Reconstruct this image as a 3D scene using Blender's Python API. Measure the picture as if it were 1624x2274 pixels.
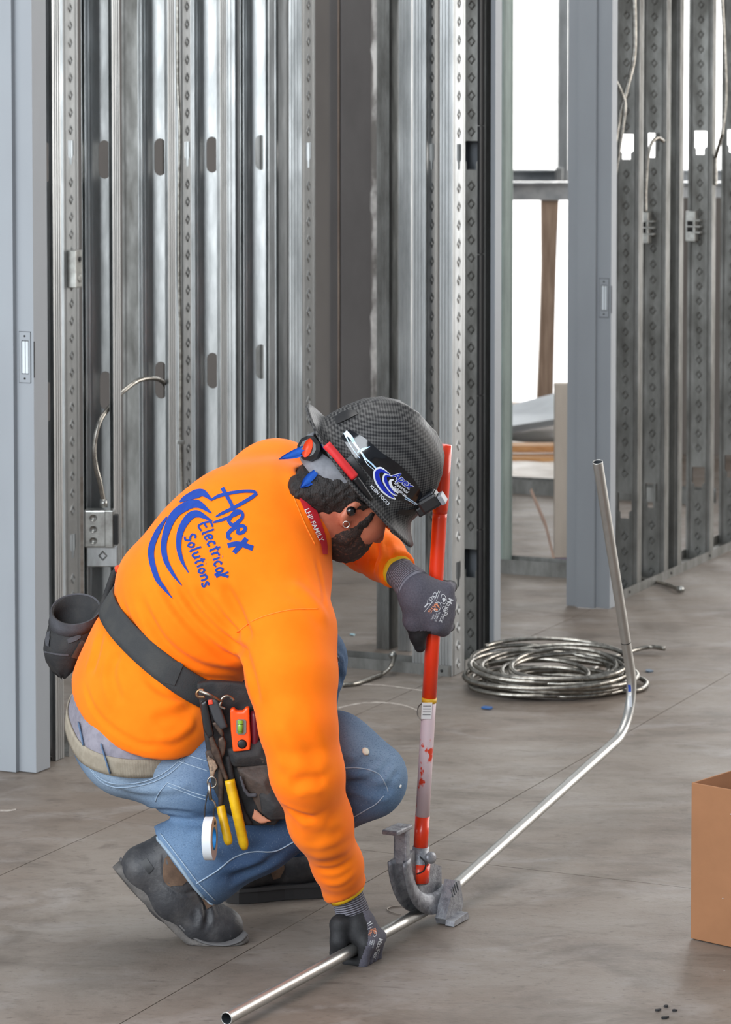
import bpy, bmesh, math, random
import numpy as np
from mathutils import Vector, Matrix
from mathutils.bvhtree import BVHTree
from mathutils.geometry import tessellate_polygon

for _o in list(bpy.data.objects):
    bpy.data.objects.remove(_o)
SC = bpy.context.scene
COL = SC.collection
random.seed(7)
RNG = np.random.default_rng(7)

# ------------------------------------------------------------------ camera
F_PX, CX, CY, PITCH, CAM_H = 6700.0, 812.0, 564.0, math.radians(3.2), 1.72
cam_d = bpy.data.cameras.new('camera')
cam = bpy.data.objects.new('camera', cam_d)
COL.objects.link(cam)
cam.location = (0, 0, CAM_H)
cam.rotation_euler = (math.pi / 2 - PITCH, 0, 0)
cam_d.sensor_fit = 'HORIZONTAL'
cam_d.sensor_width = 36.0
cam_d.lens = 36.0 * F_PX / 1624.0
cam_d.shift_x = 0.0
cam_d.shift_y = -(1137.0 - CY) / 1624.0
cam_d.clip_end = 200
cam_d.dof.use_dof = True
cam_d.dof.focus_distance = 5.95
cam_d.dof.aperture_fstop = 14.0
SC.camera = cam

# ------------------------------------------------------------------ colour management
SC.view_settings.view_transform = 'Standard'
SC.view_settings.look = 'None'
SC.view_settings.exposure = 0.0
SC.view_settings.gamma = 1.0
SC.view_settings.use_curve_mapping = False
try:
    SC.cycles.use_denoising = True
    SC.cycles.max_bounces = 8
    SC.cycles.diffuse_bounces = 3
    SC.cycles.glossy_bounces = 4
    SC.cycles.transmission_bounces = 4
    SC.cycles.sample_clamp_indirect = 6.0
    SC.cycles.caustics_reflective = False
    SC.cycles.caustics_refractive = False
except Exception:
    pass


def lin(r, g, b):
    def f(c):
        c = c / 255.0
        return c / 12.92 if c <= 0.04045 else ((c + 0.055) / 1.055) ** 2.4
    return (f(r), f(g), f(b), 1.0)


# ------------------------------------------------------------------ world: soft overcast daylight
W_ = bpy.data.worlds.new('overcast_daylight')
SC.world = W_
W_.use_nodes = True
_bg = W_.node_tree.nodes['Background']
_bg.inputs[0].default_value = (0.80, 0.90, 1.0, 1)
_bg.inputs[1].default_value = 0.30


def area_light(name, loc, target, sx, sy, power, color):
    d = bpy.data.lights.new(name, 'AREA')
    d.shape = 'RECTANGLE'
    d.size, d.size_y = sx, sy
    d.energy = power
    d.color = color
    o = bpy.data.objects.new(name, d)
    COL.objects.link(o)
    o.location = loc
    o.rotation_euler = (Vector(target) - Vector(loc)).to_track_quat('-Z', 'Y').to_euler()
    return o


# big roller-door opening behind the photographer, open bay on the right, open sky gap above, daylight outside the sheeting
area_light('daylight_door_opening', (-3.9, -0.6, 3.7), (0.0, 7.0, 0.8), 8.0, 4.6, 960, (0.88, 0.94, 1.0))
area_light('daylight_open_bay', (7.5, 9.6, 2.8), (0.0, 8.4, 1.0), 5.0, 4.5, 450, (1.0, 0.95, 0.90))
area_light('left_stud_fill', (-7.6, 3.0, 2.2), (0.0, 7.8, 1.2), 5.5, 3.6, 190, (0.92, 0.97, 1.0))  # added fill to brighten the left studs, no windows known there
area_light('daylight_roof_gap', (-0.5, 7.2, 6.5), (0.0, 7.0, 0.0), 5.0, 4.0, 240, (1.0, 0.98, 0.95))
area_light('daylight_outside_sheeting', (4.8, 20.5, 3.5), (4.6, 16.2, 1.5), 11.0, 6.0, 2300, (1.0, 1.0, 1.0))

# ------------------------------------------------------------------ picture geometry: pixel -> place
_ct, _st = math.cos(PITCH), math.sin(PITCH)


def ray(px, py):
    u, v = (px - CX) / F_PX, (py - CY) / F_PX
    return np.array([u, _ct - v * _st, -_st - v * _ct])


def W(px, py, Y):
    d = ray(px, py)
    return np.array([0, 0, CAM_H]) + d * (Y / d[1])


def G(px, py, z=0.0):
    d = ray(px, py)
    return np.array([0, 0, CAM_H]) + d * ((z - CAM_H) / d[2])


def proj(p):
    x, y, z = p[0], p[1], p[2] - CAM_H
    fw = y * _ct - z * _st
    dn = -y * _st - z * _ct
    return CX + F_PX * x / fw, CY + F_PX * dn / fw


PXM = lambda Y: F_PX / Y          # pixels per metre at depth Y
_hd = math.radians(24.7)
D1 = np.array([math.sin(_hd), math.cos(_hd), 0.0])      # along the right-hand wall, away from camera
D2 = np.array([math.cos(_hd), -math.sin(_hd), 0.0])     # across, to the right and nearer
UP = np.array([0, 0, 1.0])

# ------------------------------------------------------------------ materials
def nmat(name):
    m = bpy.data.materials.new(name)
    m.use_nodes = True
    return m, m.node_tree.nodes, m.node_tree.links, m.node_tree.nodes['Principled BSDF']


def mat(name, col, rough=0.6, metal=0.0, col2=None, nscale=8.0, ndetail=5.0, stretch=(1, 1, 1), lo=0.35, hi=0.65,
        bump=0.0, bscale=200.0, bstretch=(1, 1, 1), bdist=0.001, col3=None, n3scale=2.0, lo3=0.55, hi3=0.7, rough2=None,
        coat=0.0, sheen=0.0, spec=None, wave=None, trans=0.0, emit=None, estr=0.0, wcol=None):
    m, N, L, P = nmat(name)
    tc = N.new('ShaderNodeTexCoord')
    P.inputs['Base Color'].default_value = col
    P.inputs['Roughness'].default_value = rough
    P.inputs['Metallic'].default_value = metal
    if spec is not None:
        P.inputs['Specular IOR Level'].default_value = spec
    if coat:
        P.inputs['Coat Weight'].default_value = coat
        P.inputs['Coat Roughness'].default_value = 0.08
    if sheen:
        P.inputs['Sheen Weight'].default_value = sheen
        P.inputs['Sheen Roughness'].default_value = 0.5

    def noise(scale, stretch, detail):
        mp = N.new('ShaderNodeMapping')
        mp.inputs['Scale'].default_value = stretch
        L.new(tc.outputs['Object'], mp.inputs[0])
        nz = N.new('ShaderNodeTexNoise')
        nz.inputs['Scale'].default_value = scale
        nz.inputs['Detail'].default_value = detail
        nz.inputs['Roughness'].default_value = 0.62
        L.new(mp.outputs[0], nz.inputs['Vector'])
        return nz

    def ramp(src, lo, hi):
        r = N.new('ShaderNodeMapRange')
        r.inputs['From Min'].default_value = lo
        r.inputs['From Max'].default_value = hi
        L.new(src, r.inputs['Value'])
        return r.outputs[0]

    cur = None
    if col2 is not None:
        f = ramp(noise(nscale, stretch, ndetail).outputs[0], lo, hi)
        mx = N.new('ShaderNodeMix'); mx.data_type = 'RGBA'
        mx.inputs[6].default_value = col; mx.inputs[7].default_value = col2
        L.new(f, mx.inputs[0])
        cur = mx.outputs[2]
        if rough2 is not None:
            mr = N.new('ShaderNodeMapRange')
            mr.inputs['To Min'].default_value = rough; mr.inputs['To Max'].default_value = rough2
            L.new(f, mr.inputs['Value'])
            L.new(mr.outputs[0], P.inputs['Roughness'])
    if col3 is not None:
        f = ramp(noise(n3scale, stretch, 6.0).outputs[0], lo3, hi3)
        mx = N.new('ShaderNodeMix'); mx.data_type = 'RGBA'
        if cur is not None:
            L.new(cur, mx.inputs[6])
        else:
            mx.inputs[6].default_value = col
        mx.inputs[7].default_value = col3
        L.new(f, mx.inputs[0])
        cur = mx.outputs[2]
    hsum = None
    if wave is not None:      # (scale, direction, distortion)
        wv = N.new('ShaderNodeTexWave')
        wv.bands_direction = wave[1]
        wv.inputs['Scale'].default_value = wave[0]
        wv.inputs['Distortion'].default_value = wave[2]
        L.new(tc.outputs['Object'], wv.inputs['Vector'])
        hsum = wv.outputs['Fac']
        if wcol is not None:
            mx = N.new('ShaderNodeMix'); mx.data_type = 'RGBA'
            if cur is not None:
                L.new(cur, mx.inputs[6])
            else:
                mx.inputs[6].default_value = col
            mx.inputs[7].default_value = wcol
            L.new(wv.outputs['Fac'], mx.inputs[0])
            cur = mx.outputs[2]
    if cur is not None:
        L.new(cur, P.inputs['Base Color'])
    if bump or wave is not None:
        bp = N.new('ShaderNodeBump')
        bp.inputs['Strength'].default_value = bump if bump else 0.5
        bp.inputs['Distance'].default_value = bdist
        if hsum is None:
            hsum = noise(bscale, bstretch, 4.0).outputs[0]
        L.new(hsum, bp.inputs['Height'])
        L.new(bp.outputs[0], P.inputs['Normal'])
    if emit is not None:
        P.inputs['Emission Color'].default_value = emit
        P.inputs['Emission Strength'].default_value = estr
    return m


# ------------------------------------------------------------------ object helpers
def tag(o, label=None, cat=None, group=None, kind=None):
    if label: o['label'] = label
    if cat: o['category'] = cat
    if group: o['group'] = group
    if kind: o['kind'] = kind
    return o


def empty(name, loc=(0, 0, 0), label=None, cat=None, group=None, kind=None):
    o = bpy.data.objects.new(name, None)
    o.empty_display_size = 0.05
    COL.objects.link(o)
    o.location = [float(c) for c in fit(np.asarray(loc, float))]
    _EMP[o.name] = Vector(o.location)
    return tag(o, label, cat, group, kind)


_EMP = {}
KS = 1.0          # body size factor: the worker and his gear are laid out 1/KS too large and brought to size here
EYE = np.array([0, 0, CAM_H])
fit = lambda p: EYE + (np.asarray(p, float) - EYE) * KS
unfit = lambda p: EYE + (np.asarray(p, float) - EYE) / KS


def mesh_obj(name, verts, faces, material=None, parent=None, smooth=True, mats=None, midx=None, autosmooth=None):
    me = bpy.data.meshes.new(name)
    verts = fit(np.asarray(verts, dtype=float))
    if parent is not None:      # keep world coordinates: subtract the parent's origin chain
        off = Vector((0, 0, 0))
        q = parent
        while q is not None:
            off += Vector(q.location); q = q.parent
        verts = verts - np.array(off)
    me.from_pydata(verts.tolist(), [], [list(map(int, f)) for f in faces])
    if mats:
        for q in mats: me.materials.append(q)
        if midx is not None:
            me.polygons.foreach_set('material_index', np.asarray(midx, dtype=np.int32))
    elif material is not None:
        me.materials.append(material)
    if smooth:
        me.polygons.foreach_set('use_smooth', [True] * len(me.polygons))
    me.update()
    o = bpy.data.objects.new(name, me)
    COL.objects.link(o)
    if parent is not None:
        o.parent = parent
    if autosmooth is not None:
        try:
            me.set_sharp_from_angle(angle=math.radians(autosmooth))
        except Exception:
            pass
    return o


class MB:
    """collects pieces of ONE part as plain vertex / face lists"""
    def __init__(s): s.v, s.f, s.m = [], [], []
    def add(s, v, f, m=0):
        n = len(s.v); s.v += [tuple(map(float, q)) for q in v]
        s.f += [tuple(int(i) + n for i in q) for q in f]; s.m += [m] * len(f)
        return s
    def build(s, name, material=None, parent=None, smooth=False, mats=None, autosmooth=None):
        return mesh_obj(name, s.v, s.f, material, parent, smooth, mats, s.m if mats else None, autosmooth)


def boxg(c, ax, ay, az, sx, sy, sz, bev=0.0):
    """box centred at c with axes; optional chamfered edges"""
    c, ax, ay, az = map(lambda q: np.asarray(q, float), (c, ax, ay, az))
    bm = bmesh.new()
    bmesh.ops.create_cube(bm, size=1.0)
    for v in bm.verts:
        v.co = Vector((v.co.x * sx, v.co.y * sy, v.co.z * sz))
    if bev > 0:
        bmesh.ops.bevel(bm, geom=bm.edges[:], offset=min(bev, 0.49 * min(sx, sy, sz)), segments=2, profile=0.6, affect='EDGES')
    v = [c + ax * q.co.x + ay * q.co.y + az * q.co.z for q in bm.verts]
    bm.verts.index_update()
    f = [[q.index for q in p.verts] for p in bm.faces]
    bm.free()
    return v, f


def unit(v):
    v = np.asarray(v, float); n = np.linalg.norm(v)
    return v / n if n > 1e-12 else v


def catmull(pts, n=8, closed=False):
    P = np.asarray(pts, float)
    if len(P) < 3 and not closed:
        return np.array([P[0] + (P[-1] - P[0]) * t for t in np.linspace(0, 1, n + 1)])
    out = []
    m = len(P)
    segs = m if closed else m - 1
    for i in range(segs):
        p1, p2 = P[i], P[(i + 1) % m]
        p0 = P[i - 1] if (i > 0 or closed) else 2 * p1 - p2
        p3 = P[(i + 2) % m] if (i + 2 < m or closed) else 2 * p2 - p1
        for t in np.arange(n) / n:
            out.append(0.5 * ((2 * p1) + (p2 - p0) * t + (2 * p0 - 5 * p1 + 4 * p2 - p3) * t * t + (3 * p1 - p0 - 3 * p2 + p3) * t ** 3))
    if not closed:
        out.append(P[-1])
    return np.array(out)


def frames(path, up=None):
    path = np.asarray(path, float)
    T = np.gradient(path, axis=0)
    T /= np.linalg.norm(T, axis=1)[:, None] + 1e-12
    u = np.asarray(up if up is not None else (0.123, 0.31, 0.94), float)
    n = u - T[0] * u.dot(T[0]); n = unit(n)
    Ns, Bs = [], []
    for t in T:
        n = unit(n - t * n.dot(t)); Ns.append(n); Bs.append(np.cross(t, n))
    return T, np.array(Ns), np.array(Bs)


def tube(path, r, seg=10, closed=False, caps=True, ell=1.0, up=None):
    path = np.asarray(path, float)
    T, Nn, Bb = frames(path, up)
    r = np.broadcast_to(np.asarray(r, float), (len(path),))
    a = np.linspace(0, 2 * math.pi, seg, endpoint=False)
    v = (path[:, None, :] + r[:, None, None] * (np.cos(a)[None, :, None] * Nn[:, None, :] + ell * np.sin(a)[None, :, None] * Bb[:, None, :])).reshape(-1, 3)
    f = []
    n = len(path)
    for i in range(n if closed else n - 1):
        j = (i + 1) % n
        for k in range(seg):
            l = (k + 1) % seg
            f.append((i * seg + k, i * seg + l, j * seg + l, j * seg + k))
    if caps and not closed:
        f.append(tuple(range(seg))[::-1]); f.append(tuple((n - 1) * seg + k for k in range(seg)))
    return v, f


def loft(rings, closed_ring=True, cap0=True, cap1=True):
    m = len(rings[0]); v = [p for r in rings for p in r]; f = []
    for i in range(len(rings) - 1):
        for k in range(m if closed_ring else m - 1):
            l = (k + 1) % m
            f.append((i * m + k, i * m + l, (i + 1) * m + l, (i + 1) * m + k))
    if cap0: f.append(tuple(range(m))[::-1])
    if cap1: f.append(tuple((len(rings) - 1) * m + k for k in range(m)))
    return v, f


def revolve(profile, c, axis, seg=24, ref=None):
    """profile: list of (radius, height along axis)"""
    axis = unit(axis); u = np.asarray(ref if ref is not None else (0.3, 0.9, 0.2), float)
    x = unit(u - axis * u.dot(axis)); y = np.cross(axis, x)
    rings = []
    for r, h in profile:
        rings.append([np.asarray(c) + axis * h + (x * math.cos(a) + y * math.sin(a)) * max(r, 1e-5) for a in np.linspace(0, 2 * math.pi, seg, endpoint=False)])
    return loft(rings, True, True, True)


def prism(poly2, origin, ux, uy, uz, thick, holes=None, bev=0.0):
    """polygon in (ux,uy) extruded +-thick/2 along uz; holes as extra polygons"""
    origin, ux, uy, uz = map(lambda q: np.asarray(q, float), (origin, ux, uy, uz))
    loops = [list(poly2)] + [list(h) for h in (holes or [])]
    tri = tessellate_polygon([[Vector((p[0], p[1], 0)) for p in lp] for lp in loops])
    flat = [p for lp in loops for p in lp]
    n = len(flat)
    v = [origin + ux * p[0] + uy * p[1] + uz * (thick / 2) for p in flat] + [origin + ux * p[0] + uy * p[1] - uz * (thick / 2) for p in flat]
    f = [tuple(t) for t in tri] + [tuple(i + n for i in reversed(t)) for t in tri]
    k = 0
    for lp in loops:
        m = len(lp)
        for i in range(m):
            j = (i + 1) % m
            f.append((k + i, k + j, n + k + j, n + k + i))
        k += m
    return v, f


def pxprism(poly, Y, thick, tilt=None):
    """outline given as picture points, built as a solid slab standing at depth Y (its middle)"""
    P = [W(x, y, Y) for x, y in poly]
    o = np.mean(P, axis=0)
    q = [((p - o)[0], (p - o)[2]) for p in P]
    return prism(q, o, np.array([1, 0, 0]), np.array([0, 0, 1]), np.array([0, 1, 0]), thick)


# ------------------------------------------------------------------ distance fields -> one smooth skin
def smin(a, b, k):
    if k <= 0: return np.minimum(a, b)
    h = np.maximum(k - np.abs(a - b), 0) / k
    return np.minimum(a, b) - h * h * k * 0.25


def smax(a, b, k): return -smin(-a, -b, k)


def cone(P, a, b, ra, rb):
    a = np.asarray(a, np.float32); b = np.asarray(b, np.float32)
    ab = b - a; t = np.clip(((P - a) @ ab) / (ab @ ab + 1e-12), 0, 1)
    return np.linalg.norm(P - a - t[:, None] * ab, axis=1) - (ra + (rb - ra) * t)


def chain(P, pts, rad, k=0.02):
    d = None
    for i in range(len(pts) - 1):
        e = cone(P, pts[i], pts[i + 1], rad[i], rad[i + 1])
        d = e if d is None else smin(d, e, k)
    return d


def ellip(P, c, ax, r):
    """ellipsoid: ax = 3 axes (rows), r = 3 radii"""
    q = (P - np.asarray(c, np.float32)) @ np.asarray(ax, np.float32).T
    r = np.asarray(r, np.float32)
    k0 = np.linalg.norm(q / r, axis=1); k1 = np.linalg.norm(q / (r * r), axis=1) + 1e-9
    return k0 * (k0 - 1) / k1


def axes_from(z, xhint):
    z = unit(z); x = np.asarray(xhint, float); x = unit(x - z * x.dot(z)); y = np.cross(z, x)
    return np.array([x, y, z])


def skin(fn, lo, hi, h):
    """naive surface nets over fn(P)->distance, evaluated only near the surface"""
    lo = np.asarray(lo, float); hi = np.asarray(hi, float)
    B = 8
    n = np.ceil((hi - lo) / h).astype(int); n = (np.ceil((n + 1) / B) * B).astype(int)
    nb = n // B
    D = np.empty(n, np.float32)
    bc = np.stack(np.meshgrid(*[(np.arange(k) * B + (B - 1) / 2) for k in nb], indexing='ij'), -1).reshape(-1, 3)
    dc = fn((lo + bc * h).astype(np.float32))
    Db = dc.reshape(nb)
    D[:] = np.repeat(np.repeat(np.repeat(Db, B, 0), B, 1), B, 2)
    act = np.abs(dc) < (B * h * 0.87 * 1.6)
    idx = np.argwhere(act.reshape(nb))
    loc = np.stack(np.meshgrid(*[np.arange(B)] * 3, indexing='ij'), -1).reshape(-1, 3)
    for s in range(0, len(idx), 256):
        blk = idx[s:s + 256]
        g = (blk[:, None, :] * B + loc[None]).reshape(-1, 3)
        D[g[:, 0], g[:, 1], g[:, 2]] = fn((lo + g * h).astype(np.float32))
    ins = D < 0
    c = ins[:-1, :-1, :-1].astype(np.int8)
    cnt = np.zeros_like(c)
    for dx in (0, 1):
        for dy in (0, 1):
            for dz in (0, 1):
                cnt += ins[dx:n[0] - 1 + dx, dy:n[1] - 1 + dy, dz:n[2] - 1 + dz]
    cells = np.argwhere((cnt > 0) & (cnt < 8))
    vid = -np.ones(tuple(n - 1), np.int64)
    vid[cells[:, 0], cells[:, 1], cells[:, 2]] = np.arange(len(cells))
    acc = np.zeros((len(cells), 3)); num = np.zeros(len(cells))
    corners = [(dx, dy, dz) for dx in (0, 1) for dy in (0, 1) for dz in (0, 1)]
    for i, a in enumerate(corners):
        for b in corners[i + 1:]:
            if sum(abs(p - q) for p, q in zip(a, b)) != 1: continue
            da = D[cells[:, 0] + a[0], cells[:, 1] + a[1], cells[:, 2] + a[2]]
            db = D[cells[:, 0] + b[0], cells[:, 1] + b[1], cells[:, 2] + b[2]]
            m = (da < 0) != (db < 0)
            t = np.where(m, da / np.where(m, da - db, 1), 0)
            p = np.array(a)[None] + t[:, None] * (np.array(b) - np.array(a))[None]
            acc += p * m[:, None]; num += m
    V = lo + (cells + acc / num[:, None]) * h
    faces = []
    for ax in range(3):
        sl0 = [slice(1, n[i] - 1) for i in range(3)]; sl1 = [slice(1, n[i] - 1) for i in range(3)]
        sl0[ax] = slice(0, n[ax] - 1); sl1[ax] = slice(1, n[ax])
        e = np.argwhere(ins[tuple(sl0)] != ins[tuple(sl1)])
        base = np.array([0 if i == ax else 1 for i in range(3)])
        e = e + base
        u, v = (ax + 1) % 3, (ax + 2) % 3
        du = np.zeros(3, int); du[u] = 1; dv = np.zeros(3, int); dv[v] = 1
        q = [e - du - dv, e - dv, e, e - du]
        ids = np.stack([vid[k[:, 0], k[:, 1], k[:, 2]] for k in q], 1)
        inside0 = ins[e[:, 0], e[:, 1], e[:, 2]]
        ids = np.where(inside0[:, None], ids, ids[:, ::-1])
        ids = ids[(ids >= 0).all(1)]
        faces.append(ids)
    return V, np.concatenate(faces)


def vnormals(V, Fq):
    n = np.cross(V[Fq[:, 2]] - V[Fq[:, 0]], V[Fq[:, 3]] - V[Fq[:, 1]])
    N = np.zeros_like(V)
    for k in range(4): np.add.at(N, Fq[:, k], n)
    return N / (np.linalg.norm(N, axis=1)[:, None] + 1e-12)


def relax(V, Fq, it=1, lam=0.5):
    for _ in range(it):
        A = np.zeros_like(V); C = np.zeros(len(V))
        for k in range(4):
            a, b = Fq[:, k], Fq[:, (k + 1) % 4]
            np.add.at(A, a, V[b]); np.add.at(A, b, V[a]); np.add.at(C, a, 1); np.add.at(C, b, 1)
        V = V + lam * (A / np.maximum(C, 1)[:, None] - V)
    return V


def bvh(V, Fq): return BVHTree.FromPolygons([Vector(v) for v in V], [tuple(map(int, f)) for f in Fq])


def hit(tree, px, py, off=0.0, near=None):
    """the place on a surface that picture point (px,py) shows"""
    d = Vector(ray(px, py)).normalized()
    loc, nor, i, dist = tree.ray_cast(Vector((0, 0, CAM_H)), d)
    if loc is None:
        if near is None: return None, None
        p = Vector(W(px, py, near))
        loc, nor, i, dist = tree.find_nearest(p)
    if nor.dot(d) > 0: nor = -nor
    return np.array(loc) + off * np.array(nor), np.array(nor)


def polydist(V, path):
    """distance from each vertex to a polyline, and arc parameter 0..1"""
    best = np.full(len(V), 1e9); par = np.zeros(len(V)); L = len(path) - 1
    for i in range(L):
        a, b = path[i], path[i + 1]; ab = b - a
        t = np.clip((V - a) @ ab / (ab @ ab + 1e-12), 0, 1)
        d = np.linalg.norm(V - a - t[:, None] * ab, axis=1)
        m = d < best; best[m] = d[m]; par[m] = (i + t[m]) / L
    return best, par


def folds(V, Fq, strokes, tree=None, near=6.2):
    """press or raise soft creases along strokes drawn over the picture: (points, width m, depth m)"""
    if tree is None: tree = bvh(V, Fq)
    N = vnormals(V, Fq); off = np.zeros(len(V))
    for pts, w, dep in strokes:
        p3 = [hit(tree, x, y, 0, near)[0] for x, y in catmull(np.array(pts, float), 6)]
        path = np.array(p3)
        lo_, hi_ = path.min(0) - 3 * w, path.max(0) + 3 * w
        sel = np.where(((V > lo_) & (V < hi_)).all(1))[0]
        if not len(sel): continue
        d, t = polydist(V[sel], path)
        taper = np.clip(np.minimum(t, 1 - t) * 5, 0, 1); taper = taper * taper * (3 - 2 * taper)
        x = d / w
        prof = np.exp(-x * x) - 0.45 * np.exp(-(x - 1.7) ** 2 / 0.6)
        off[sel] += dep * taper * prof
    return V + N * off[:, None]


def ribbon(tree, left, right, off=0.0015, n=6, thick=0.0, near=6.2, cross=3):
    """strip laid on a surface between two picture polylines (same count)"""
    l = catmull(np.array(left, float), n); r = catmull(np.array(right, float), n)
    v, f = [], []
    m = cross + 1
    for a, b in zip(l, r):
        for k in range(m):
            q = a + (b - a) * k / cross
            p, _ = hit(tree, q[0], q[1], off, near); v.append(p)
    for i in range(len(l) - 1):
        for k in range(cross):
            f.append((i * m + k, i * m + k + 1, (i + 1) * m + k + 1, (i + 1) * m + k))
    return v, f


def stroke(tree, pts, w, off=0.0015, n=6, near=6.2, w0=None, w1=None, wpts=None):
    """brush stroke in picture pixels laid on a surface; w = width in px"""
    P = catmull(np.array(pts, float), n)
    T = np.gradient(P, axis=0); T /= np.linalg.norm(T, axis=1)[:, None] + 1e-9
    Nn = np.stack([-T[:, 1], T[:, 0]], 1)
    if wpts is not None:
        ww = np.interp(np.linspace(0, 1, len(P)), np.linspace(0, 1, len(wpts)), wpts)
    else:
        ww = np.full(len(P), float(w))
    v, f = [], []
    for p, q, s in zip(P, Nn, ww):
        for k in (-0.5, 0, 0.5):
            z = p + q * s * k
            v.append(hit(tree, z[0], z[1], off, near)[0])
    for i in range(len(P) - 1):
        for k in (0, 1):
            f.append((i * 3 + k, i * 3 + k + 1, i * 3 + k + 4, i * 3 + k + 3))
    return v, f


def text_px(tree, body, x, y, ang, size, off=0.0012, near=6.2, shear=0.0, xscale=1.0, bold=0.0, flip=False, align='LEFT'):
    """lettering printed on a surface: baseline start (x,y), angle (deg, clockwise), cap size in px"""
    cu = bpy.data.curves.new('lettering', 'FONT')
    cu.body = body; cu.size = 1.0; cu.offset = bold; cu.resolution_u = 3; cu.shear = shear; cu.align_x = align
    ob = bpy.data.objects.new('lettering', cu); COL.objects.link(ob)
    dg = bpy.context.evaluated_depsgraph_get()
    me = bpy.data.meshes.new_from_object(ob.evaluated_get(dg))
    bm = bmesh.new(); bm.from_mesh(me)
    bmesh.ops.triangulate(bm, faces=bm.faces[:])
    a = math.radians(ang); ca, sa = math.cos(a), math.sin(a)
    v = []
    for q in bm.verts:
        u, w = q.co.x * size * xscale, q.co.y * size
        v.append(hit(tree, x + u * ca + w * sa, y + u * sa - w * ca, off, near)[0])
    bm.verts.index_update()
    f = [[k.index for k in p.verts] for p in bm.faces]
    bm.free()
    bpy.data.objects.remove(ob); bpy.data.curves.remove(cu); bpy.data.meshes.remove(me)
    return v, f

# ================================================================== materials of the place
M = {}
M['galv'] = mat('galvanised_steel', lin(196, 198, 198), 0.28, 0.94, lin(150, 152, 152), 16, 6, (1, 1, 0.25), 0.35, 0.7, col3=lin(112, 106, 98), n3scale=7, lo3=0.58, hi3=0.8, rough2=0.4, bump=0.12, bscale=40, bstretch=(1, 1, 0.05), bdist=0.002)
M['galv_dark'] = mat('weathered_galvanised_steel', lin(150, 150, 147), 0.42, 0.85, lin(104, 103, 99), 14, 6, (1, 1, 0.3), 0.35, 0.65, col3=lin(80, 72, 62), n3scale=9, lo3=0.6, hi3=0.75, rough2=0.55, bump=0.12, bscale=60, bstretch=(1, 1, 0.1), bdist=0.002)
M['frame'] = mat('grey_primer_paint', lin(150, 155, 160), 0.5, 0.0, lin(141, 145, 150), 3, 4, (1, 1, 0.4), 0.3, 0.7, bump=0.05, bscale=300)
M['black'] = mat('black_plastic', lin(22, 22, 24), 0.45)
M['dark'] = mat('dark_recess', lin(30, 29, 29), 0.7)
M['column'] = mat('dark_grey_painted_steel', lin(86, 82, 81), 0.55, 0.0, lin(76, 72, 71), 5, 4, (1, 1, 0.4), bump=0.05, bscale=150)
M['board'] = mat('grey_brown_wallboard', lin(104, 99, 95), 0.8, 0.0, lin(88, 83, 80), 1.6, 5, (1, 1, 0.35))
M['wood'] = mat('weathered_timber', lin(196, 172, 152), 0.75, 0.0, lin(146, 122, 104), 9, 6, (6, 6, 0.35), 0.35, 0.65, bump=0.2, bscale=60, bstretch=(4, 4, 0.2))
M['lumber'] = mat('fresh_lumber', lin(206, 160, 110), 0.7, 0.0, lin(178, 128, 82), 8, 5, (0.5, 6, 6))
M['white_board'] = mat('white_foam_board', lin(214, 220, 224), 0.6, 0.0, lin(200, 206, 210), 5, 4)
M['tan_board'] = mat('tan_card_tube', lin(190, 178, 165), 0.8, 0.0, lin(172, 160, 148), 10, 5, (1, 1, 0.2))
M['purlin'] = mat('pale_steel_girt', lin(205, 208, 210), 0.5, 0.3, lin(170, 175, 180), 12, 5)
M['cable'] = mat('armoured_cable_steel', lin(176, 172, 164), 0.3, 0.95, lin(128, 124, 117), 60, 3)
M['emt'] = mat('galvanised_conduit', lin(206, 205, 201), 0.36, 0.92, lin(182, 181, 177), 14, 6, (1, 1, 1), 0.3, 0.75, rough2=0.44)
M['emt_in'] = mat('conduit_inside', lin(90, 95, 100), 0.5, 0.6)
M['plastic_sheet_floor'] = mat('clear_plastic_drop_sheet', lin(214, 207, 198), 0.35, 0.0, lin(178, 166, 153), 3, 6, (1, 3, 1), 0.35, 0.6, bump=0.5, bscale=12, bstretch=(1, 3, 1), bdist=0.02)
M['zinc'] = mat('zinc_box_steel', lin(176, 176, 172), 0.32, 0.9, lin(140, 139, 134), 30, 4)

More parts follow.
